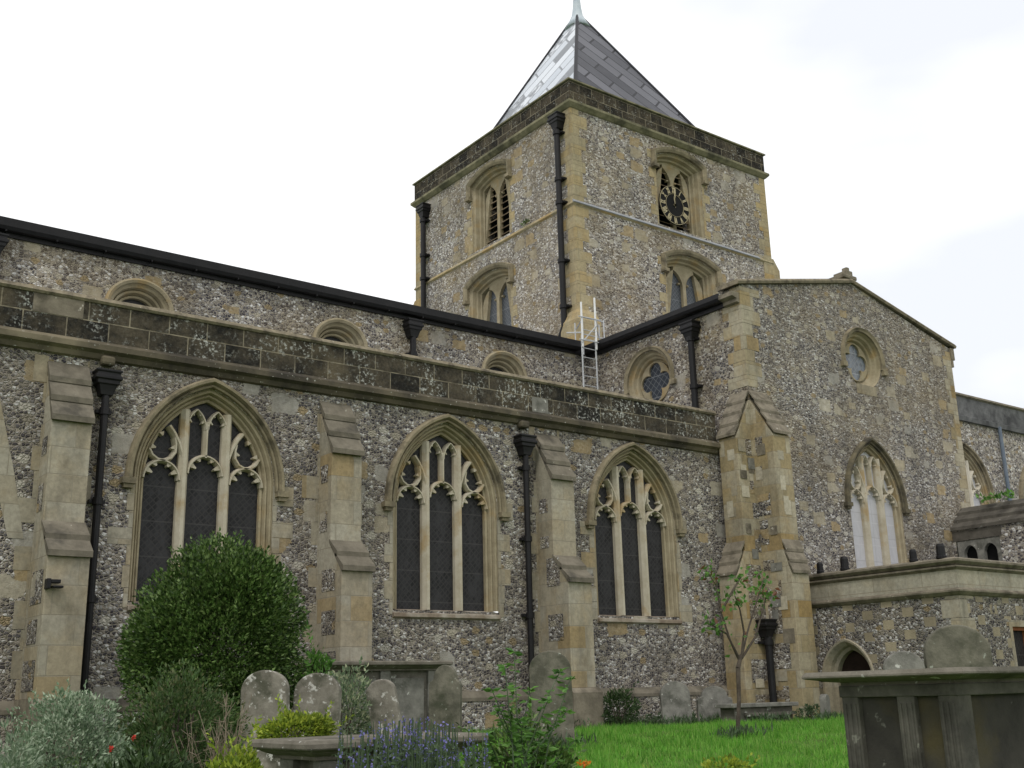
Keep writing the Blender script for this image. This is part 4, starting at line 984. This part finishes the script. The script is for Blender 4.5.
# ------------------------------------------------------------------ plants
M['leaf_bush'] = leaf_mat('bush_leaves', [(.02, .042, .010), (.05, .10, .02), (.09, .16, .035), (.19, .27, .085)], .42, .25)
M['leaf_dark'] = leaf_mat('dark_leaves', [(.015, .030, .010), (.03, .06, .015), (.05, .09, .025)], .6, .15)
M['leaf_lowshrub'] = leaf_mat('low_shrub_leaves', [(.03, .05, .015), (.05, .10, .025), (.08, .14, .04), (.13, .13, .06)], .6, .2)
M['leaf_silver'] = leaf_mat('silver_leaves', [(.09, .15, .08), (.20, .27, .17), (.40, .46, .34)], .8, .15)
M['leaf_variegated'] = leaf_mat('variegated_leaves', [(.10, .16, .08), (.18, .24, .14), (.40, .42, .26)], .7, .2)
M['leaf_yellow'] = leaf_mat('yellow_green_leaves', [(.10, .16, .02), (.22, .30, .03), (.38, .44, .05)], .6, .3)
M['leaf_fresh'] = leaf_mat('fresh_leaves', [(.04, .11, .02), (.09, .21, .035), (.15, .31, .06)], .5, .35)
M['leaf_stem'] = leaf_mat('grey_green_leaves', [(.04, .07, .03), (.07, .11, .05), (.10, .14, .08)], .7, .2)
M['leaf_red'] = leaf_mat('bronze_leaves', [(.12, .05, .03), (.20, .08, .04), (.10, .14, .04)], .5, .3)
M['blue_flower'] = leaf_mat('blue_flowers', [(.12, .11, .32), (.20, .19, .48), (.28, .26, .56)], .7, .3)
M['grass'] = leaf_mat('grass_blades', [(.06, .19, .018), (.11, .32, .03), (.17, .42, .05), (.28, .42, .10)], .6, .35)
M['orange_flower'] = leaf_mat('orange_flowers', [(.6, .12, .02), (.7, .3, .02)], .6, .3)
M['red_flower'] = leaf_mat('red_flowers', [(.5, .03, .02), (.6, .06, .04)], .6, .3)

def leaf(vs, fs, c, d, s, asp=.5, rnd=R):
    d = Vector(d).normalized(); u = d.cross(Vector((rnd.uniform(-1, 1), rnd.uniform(-1, 1), rnd.uniform(-1, 1)))).normalized()*s*asp*.5
    n = d.cross(u).normalized()*s*.12; c = Vector(c); k = len(vs)
    vs += [c, c+d*s*.45+u+n, c+d*s, c+d*s*.45-u+n]; fs.append((k, k+1, k+2, k+3))
def rdir(): 
    z = R.uniform(-1, 1); a_ = R.uniform(0, 6.2832); q_ = math.sqrt(1-z*z); return Vector((q_*math.cos(a_), q_*math.sin(a_), z))
def blob_leaves(c, rx, ry, rz_, n, size, asp, lumps=26, lr=.28, fill=.55, zmin=None, up=.3):
    vs, fs = [], []
    for _ in range(int(n/420)):                     # stray shoots
        d = rdir(); d.z = abs(d.z)*.9 if R.random() < .7 else d.z; p0 = Vector(c)+Vector((d.x*rx, d.y*ry, d.z*rz_))*.93; dd = (d+Vector((0, 0, .6))+rdir()*.3).normalized()
        if zmin is not None and p0.z < zmin+.1: continue
        for k in range(12): leaf(vs, fs, p0+dd*k*size*.42, dd+rdir()*.9, size*R.uniform(.8, 1.3), asp)
    L_ = []
    for _ in range(lumps):
        d = rdir(); L_.append((Vector((d.x*rx*.80, d.y*ry*.80, d.z*rz_*.80)), R.uniform(.7, 1.25)*lr*min(rx, rz_)))
    tot = 0
    while tot < n:
        lc, lr_ = R.choice(L_)
        if R.random() < .45:
            d = rdir(); f = R.uniform(fill, 1.)*R.uniform(.86, 1.0); p_ = Vector((d.x*rx*f, d.y*ry*f, d.z*rz_*f))
        else:
            d = rdir(); f = R.uniform(.6, 1.)**.5; p_ = lc + d*lr_*f*1.2
            d = (d + lc.normalized()).normalized()
        q_ = Vector(c)+p_
        if zmin is not None and q_.z < zmin: continue
        dd = (d + rdir()*.7 + Vector((0, 0, up))).normalized()
        leaf(vs, fs, q_, dd, size*R.uniform(.6, 1.3), asp); tot += 1
    return vs, fs
def plant(name, base, label, cat, group=None):
    r = empty(name, base); return tag(r, label, cat, group)
def pchild(root, name, vs, fs, mat):
    o = raw(name, vs, fs, mat); o.parent = root; o.matrix_parent_inverse = Matrix.Translation(-root.location); return o
def stems(root, base, tips, mat='bark', r0=.02, r1=.006, name='stem'):
    m = MB()
    for t_ in tips:
        b = Vector(base); mid = (b+Vector(t_))/2 + Vector((R.uniform(-.05, .05), R.uniform(-.05, .05), .05)); m.tube(b, mid, r0, (r0+r1)/2, 5); m.tube(mid, t_, (r0+r1)/2, r1, 5)
    o = m.build(name, mat); o.parent = root; o.matrix_parent_inverse = Matrix.Translation(-root.location)
def shrub(name, label, px, ytop, Y, wpx, mat, n, size, asp=.45, depth=1., lumps=26, lr=.28, cat='shrub', name2='foliage', up=.3, hcut=0., stem='bark', ybot=None):
    tp = at(px, ytop, Y); dist = tp.length; rx = wpx/FPX*dist/2; g0 = gz(tp.x, Y)
    zb = g0 if ybot is None else at(px, ybot, Y).z
    rz_ = (tp.z-zb)/2*1.04; c = Vector((tp.x, Y, zb+rz_*.97))
    r = plant(name, (tp.x, Y, g0), label, cat)
    vs, fs = blob_leaves(c, rx, rx*depth, rz_, n, size, asp, lumps, lr, zmin=g0, up=up)
    pchild(r, name2, vs, fs, mat)
    stems(r, (tp.x, Y, g0-.05), [c+Vector((R.uniform(-.5, .5)*rx, R.uniform(-.4, .4)*rx, R.uniform(0, .5)*rz_)) for _ in range(7)], stem)
    return r, c, rx, rz_
shrub('evergreen_bush', 'big rounded dark green evergreen bush in front of the leftmost window', 223, 546, 13.2, 152, 'leaf_bush', 76000, .052, .55, .95, 60, .30)
shrub('silver_bush', 'mounded silvery grey santolina bush at the lower left', 72, 690, 8.7, 108, 'leaf_silver', 17000, .032, .5, .9, 60, .22, up=.2)
shrub('low_shrub', 'loose dark green shrub between the silver bush and the gravestones', 180, 668, 9.6, 115, 'leaf_lowshrub', 12000, .045, .4, .9, 40, .28, up=.3)
shrub('variegated_shrub', 'pale variegated shrub between the paired headstones and the tilting one', 345, 672, 11.9, 66, 'leaf_variegated', 3500, .055, .5, .8, 20, .3)
shrub('euphorbia_plant', 'yellow green euphorbia at the bottom left corner of the front tomb', 236, 736, 5.6, 66, 'leaf_yellow', 4000, .035, .5, .8, 14, .3)
shrub('euphorbia_plant', 'yellow green plant spilling over the front tomb slab below the paired headstones', 298, 716, 7.6, 78, 'leaf_yellow', 4200, .035, .5, .6, 14, .3, ybot=748)
shrub('climbing_shrub', 'bright leafy sprig growing at the right edge of the big bush', 318, 640, 12.4, 30, 'leaf_fresh', 700, .08, .5, .8, 8, .4)
shrub('wall_shrub', 'dark tangled shrub at the foot of the wall left of the grey headstones', 618, 690, 15.0, 42, 'leaf_dark', 1800, .06, .4, .8, 14, .3)
shrub('low_plant', 'small leafy plant with reddish tips beside the ledger slab', 812, 706, 13.6, 34, 'leaf_stem', 700, .05, .4, .8, 8, .3)
shrub('yellow_flower_plant', 'yellow green flowering plant at the bottom edge of the lawn below the rose tree', 722, 757, 8.2, 62, 'leaf_yellow', 900, .045, .6, .8, 12, .25)
shrub('yellow_flower_plant', 'tiny yellow green plant at the bottom edge left of the rose tree', 648, 764, 8.4, 20, 'leaf_yellow', 250, .04, .6, .8, 5, .3)
shrub('leafy_plant', 'dark leafy undergrowth round the foot of the tall green plant', 520, 716, 7.6, 100, 'leaf_bush', 3200, .06, .45, .8, 22, .3)
shrub('grey_plant', 'grey green tuft of leaves at the far lower left edge', 12, 722, 7.6, 60, 'leaf_silver', 1400, .06, .2, .8, 12, .3)
shrub('border_plant', 'low dark green ground plant in front of the low shrub', 150, 742, 6.6, 110, 'leaf_dark', 2500, .06, .35, .8, 20, .25)
# catmint with blue flower spikes
def catmint():
    g0 = gz(3.5, 5.6); r = plant('catmint', (3.8, 5.7, g0), 'catmint in blue flower spilling in front of the low front tomb', 'flowering plant')
    vs, fs, fv, ff = [], [], [], []; m = MB()
    for _ in range(330):
        px = R.gauss(412, 38); px = min(max(px, 340), 486); Y = R.uniform(5.2, 6.25)
        top = at(px, R.uniform(716, 766)+abs(px-415)*.12, Y); b = Vector((top.x+R.uniform(-.1, .1), Y+R.uniform(-.05, .05), g0))
        m.tube(b, top, .004, .003, 4)
        for k in range(26):
            f = R.uniform(.45, .92); leaf(vs, fs, b.lerp(top, f), rdir()+Vector((0, 0, .5)), R.uniform(.02, .045), .45)
        for k in range(R.choice((0, 0, 5, 9, 12))):
            f = R.uniform(.86, 1.01); leaf(fv, ff, b.lerp(top, f)+rdir()*.008, rdir(), R.uniform(.010, .02), .8)
    pchild(r, 'foliage', vs, fs, 'leaf_stem'); pchild(r, 'flowers', fv, ff, 'blue_flower')
    o = m.build('stems', 'leaf_stem'); o.parent = r; o.matrix_parent_inverse = Matrix.Translation(-r.location)
catmint()
# tall fresh leafy plant
def tall_plant():
    Y = 7.2; g0 = gz(6, Y); b0 = at(520, 770, Y); r = plant('tall_leafy_plant', (b0.x, Y, g0), 'tall fresh green leafy plant with arching stems before the round headstone', 'plant')
    vs, fs = [], []; m = MB()
    tips = [(514, 652), (505, 668), (560, 672), (571, 678), (492, 690), (548, 700), (530, 690), (497, 712), (566, 712), (520, 720), (540, 735), (487, 735), (575, 740), (552, 725)]
    for px, py in tips:
        t_ = at(px, py, Y+R.uniform(-.25, .25)); b = Vector((b0.x+R.uniform(-.12, .12), Y+R.uniform(-.1, .1), g0)); mid = b.lerp(t_, .6)+Vector(((b.x-t_.x)*.25, 0, .06))
        m.tube(b, mid, .008, .006, 5); m.tube(mid, t_, .006, .003, 5)
        for k in range(34):
            f = R.uniform(.15, 1.); p_ = b.lerp(mid, f*2) if f < .5 else mid.lerp(t_, f*2-1)
            a_ = R.uniform(0, 6.28); leaf(vs, fs, p_, (math.cos(a_), math.sin(a_), R.uniform(-.35, .25)), R.uniform(.05, .10), .42)
        for k in range(8): a_ = R.uniform(0, 6.28); leaf(vs, fs, t_, (math.cos(a_), math.sin(a_), R.uniform(-.3, .5)), R.uniform(.05, .09), .42)
    pchild(r, 'foliage', vs, fs, 'leaf_fresh'); o = m.build('stem', 'leaf_stem'); o.parent = r; o.matrix_parent_inverse = Matrix.Translation(-r.location)
tall_plant()
# little rose tree
def rose_tree():
    Y = 11.4; b = at(738, 757, Y); g0 = gz(b.x, Y); r = plant('rose_tree', (b.x, Y, g0), 'small sparse standard rose tree with thin trunk on the lawn', 'tree')
    A = lambda x, y, dy=0.: at(x, y, Y+dy)
    m = MB(); pts = [Vector((b.x, Y, g0-.1)), A(739, 700), A(738, 668), A(741, 655)]
    for i in range(3): m.tube(pts[i], pts[i+1], (.034, .028, .034)[i], (.028, .034, .024)[i], 8)
    o = m.build('trunk', 'bark'); o.parent = r; o.matrix_parent_inverse = Matrix.Translation(-r.location)
    m = MB(); vs, fs = [], []; rv, rf = [], []
    br = [[(740, 662), (730, 640), (721, 612), (716, 585), (706, 570)], [(742, 655), (748, 630), (757, 600), (764, 578)], [(741, 660), (744, 632), (740, 610), (735, 596)],
          [(742, 658), (756, 636), (762, 612), (768, 590)], [(740, 660), (727, 634), (712, 625)], [(721, 612), (733, 590), (742, 575)]]
    for bi, bb in enumerate(br):
        dy = R.uniform(-.3, .3)
        P3 = [A(x, y, dy*i/len(bb)) for i, (x, y) in enumerate(bb)]
        for i in range(len(P3)-1): m.tube(P3[i], P3[i+1], .019-.0035*i, .0155-.0035*i, 6)
        for i in range(1, len(P3)):
            for k in range(34 if i == len(P3)-1 else (8 if i > 2 else 2)):
                c_ = P3[i-1].lerp(P3[i], R.uniform(.3, 1.1))+rdir()*R.uniform(.03, .16)
                (leaf(rv, rf, c_, rdir()+Vector((0, 0, -.1)), R.uniform(.07, .12), .55) if R.random() < .07 else leaf(vs, fs, c_, rdir()+Vector((0, 0, -.1)), R.uniform(.06, .12), .6))
    o = m.build('branches', 'bark'); o.parent = r; o.matrix_parent_inverse = Matrix.Translation(-r.location)
    pchild(r, 'foliage', vs, fs, 'leaf_fresh'); pchild(r, 'young_leaves', rv, rf, 'leaf_red')
rose_tree()
# bare twiggy shrub
def twiggy():
    Y = 8.6; b0 = at(222, 760, Y); g0 = gz(b0.x, Y); r = plant('bare_twiggy_shrub', (b0.x, Y, g0), 'bare brown twiggy shrub in front of the paired headstones', 'shrub'); m = MB(); vs, fs = [], []
    for _ in range(60):
        t_ = at(R.gauss(226, 24), R.uniform(690, 760), Y+R.uniform(-.3, .3)); b = Vector((b0.x+R.uniform(-.18, .18), Y+R.uniform(-.15, .15), g0)); mid = b.lerp(t_, .5)+rdir()*.08
        m.tube(b, mid, .006, .004, 4); m.tube(mid, t_, .004, .002, 4)
        for k in range(3): s_ = mid.lerp(t_, R.random()); m.tube(s_, s_+rdir()*.1+Vector((0, 0, .05)), .003, .0015, 3)
    o = m.build('twigs', 'twig'); o.parent = r; o.matrix_parent_inverse = Matrix.Translation(-r.location)
twiggy()
# sprig on the wing roof and small flowers, weed on the tower string
vs, fs = [], []
for _ in range(60): leaf(vs, fs, Vector((25.5+R.uniform(-.1, .3), 14.3+R.uniform(-.4, .4), 4.26+R.uniform(0, .14))), rdir()+Vector((0, 0, .8)), R.uniform(.08, .18), .45)
tag(raw('roof_weed', vs, fs, 'leaf_fresh'), 'bright green weed sprouting on the stepped stones of the far wing', 'plant')
vs, fs = [], []
for _ in range(50): leaf(vs, fs, Vector((18.14, 23.0+R.uniform(-.16, .16), 12.88+R.uniform(0, .08))), rdir()+Vector((-.3, 0, .3)), R.uniform(.05, .10), .5)
tag(raw('tower_weed', vs, fs, 'leaf_bush'), 'small green weed rooted on the string course of the tower', 'plant')
vs, fs = [], []
for px, py in ((579, 763), (585, 765), (588, 762)):
    c_ = at(px, py, 6.8)
    for _ in range(9): leaf(vs, fs, c_+rdir()*.01, rdir(), .03, .8)
m = MB(); c_ = at(583, 764, 6.8); m.tube((c_.x, 6.8, gz(c_.x, 6.8)), c_, .005, .003, 4)
o = raw('orange_flower', vs, fs, 'orange_flower'); tag(o, 'tiny orange flowers at the bottom beside the tall leafy plant', 'flower'); s_ = m.build('stem', 'leaf_stem'); s_.parent = o
vs, fs = [], []; c_ = at(112, 749, 6.9)
for q_ in ((0, 0), (.12, .06)):
    for _ in range(10): leaf(vs, fs, c_+Vector((q_[0], 0, q_[1]))+rdir()*.008, rdir(), .022, .8)
m = MB(); m.tube((c_.x, 6.9, gz(c_.x, 6.9)), c_, .005, .003, 4); m.tube(c_, c_+Vector((.12, 0, .06)), .004, .003, 4)
o = raw('red_flower', vs, fs, 'red_flower'); tag(o, 'two small red flowers in front of the silver bush', 'flower'); s_ = m.build('stem', 'leaf_stem'); s_.parent = o
# weedy strip of plants along the wall
vs, fs = [], []
for _ in range(2600):
    x = R.uniform(11.6, 17.2); y = R.gauss(15.35, .22); y = min(y, 15.7); leaf(vs, fs, (x, y, gz(x, y)+R.uniform(0, .22)*R.random()), rdir()+Vector((0, 0, .9)), R.uniform(.05, .12), .3)
for gx_, gy_ in ((at(551, 700, 12.0).x, 11.9), (at(675, 715, 15.).x, 14.9), (at(713, 715, 14.8).x, 14.7), (at(738, 757, 11.4).x, 11.4), (at(765, 710, 14.).x, 13.95), (at(824, 715, 13.3).x, 13.2)):
    for _ in range(160):
        x = gx_+R.gauss(0, .28); y = gy_-abs(R.gauss(0, .10)); leaf(vs, fs, (x, y, gz(x, y)+R.uniform(0, .08)), rdir()*.6+Vector((0, 0, 1)), R.uniform(.08, .2), .16)
tag(raw('weeds', vs, fs, 'leaf_stem'), 'low weeds along the foot of the aisle wall and round the gravestones', 'weeds', kind='stuff')
# lawn blades
vs, fs = [], []
for _ in range(90000):
    y = R.uniform(8.6, 15.6); x = y*R.uniform(.62, 1.5)+R.uniform(-1, 1); h = R.uniform(.05, .15)*(.75+.35*math.sin(x*3.1)*math.sin(y*2.3+x)+.35*math.sin(x*7.7+y*5)*math.sin(y*9.1-x*3)); z = gz(x, y)-.01
    a_ = R.uniform(0, 6.28); w_ = .007; dx, dy = math.cos(a_)*w_, math.sin(a_)*w_; lx_, ly_ = R.uniform(-.04, .04), R.uniform(-.04, .04); k = len(vs)
    vs += [(x-dx, y-dy, z), (x+dx, y+dy, z), (x+lx_, y+ly_, z+max(.03, h))]; fs.append((k, k+1, k+2))
tag(raw('lawn_grass', vs, fs, 'grass'), 'bright green long grass on the lawn before the church', 'grass', kind='stuff')
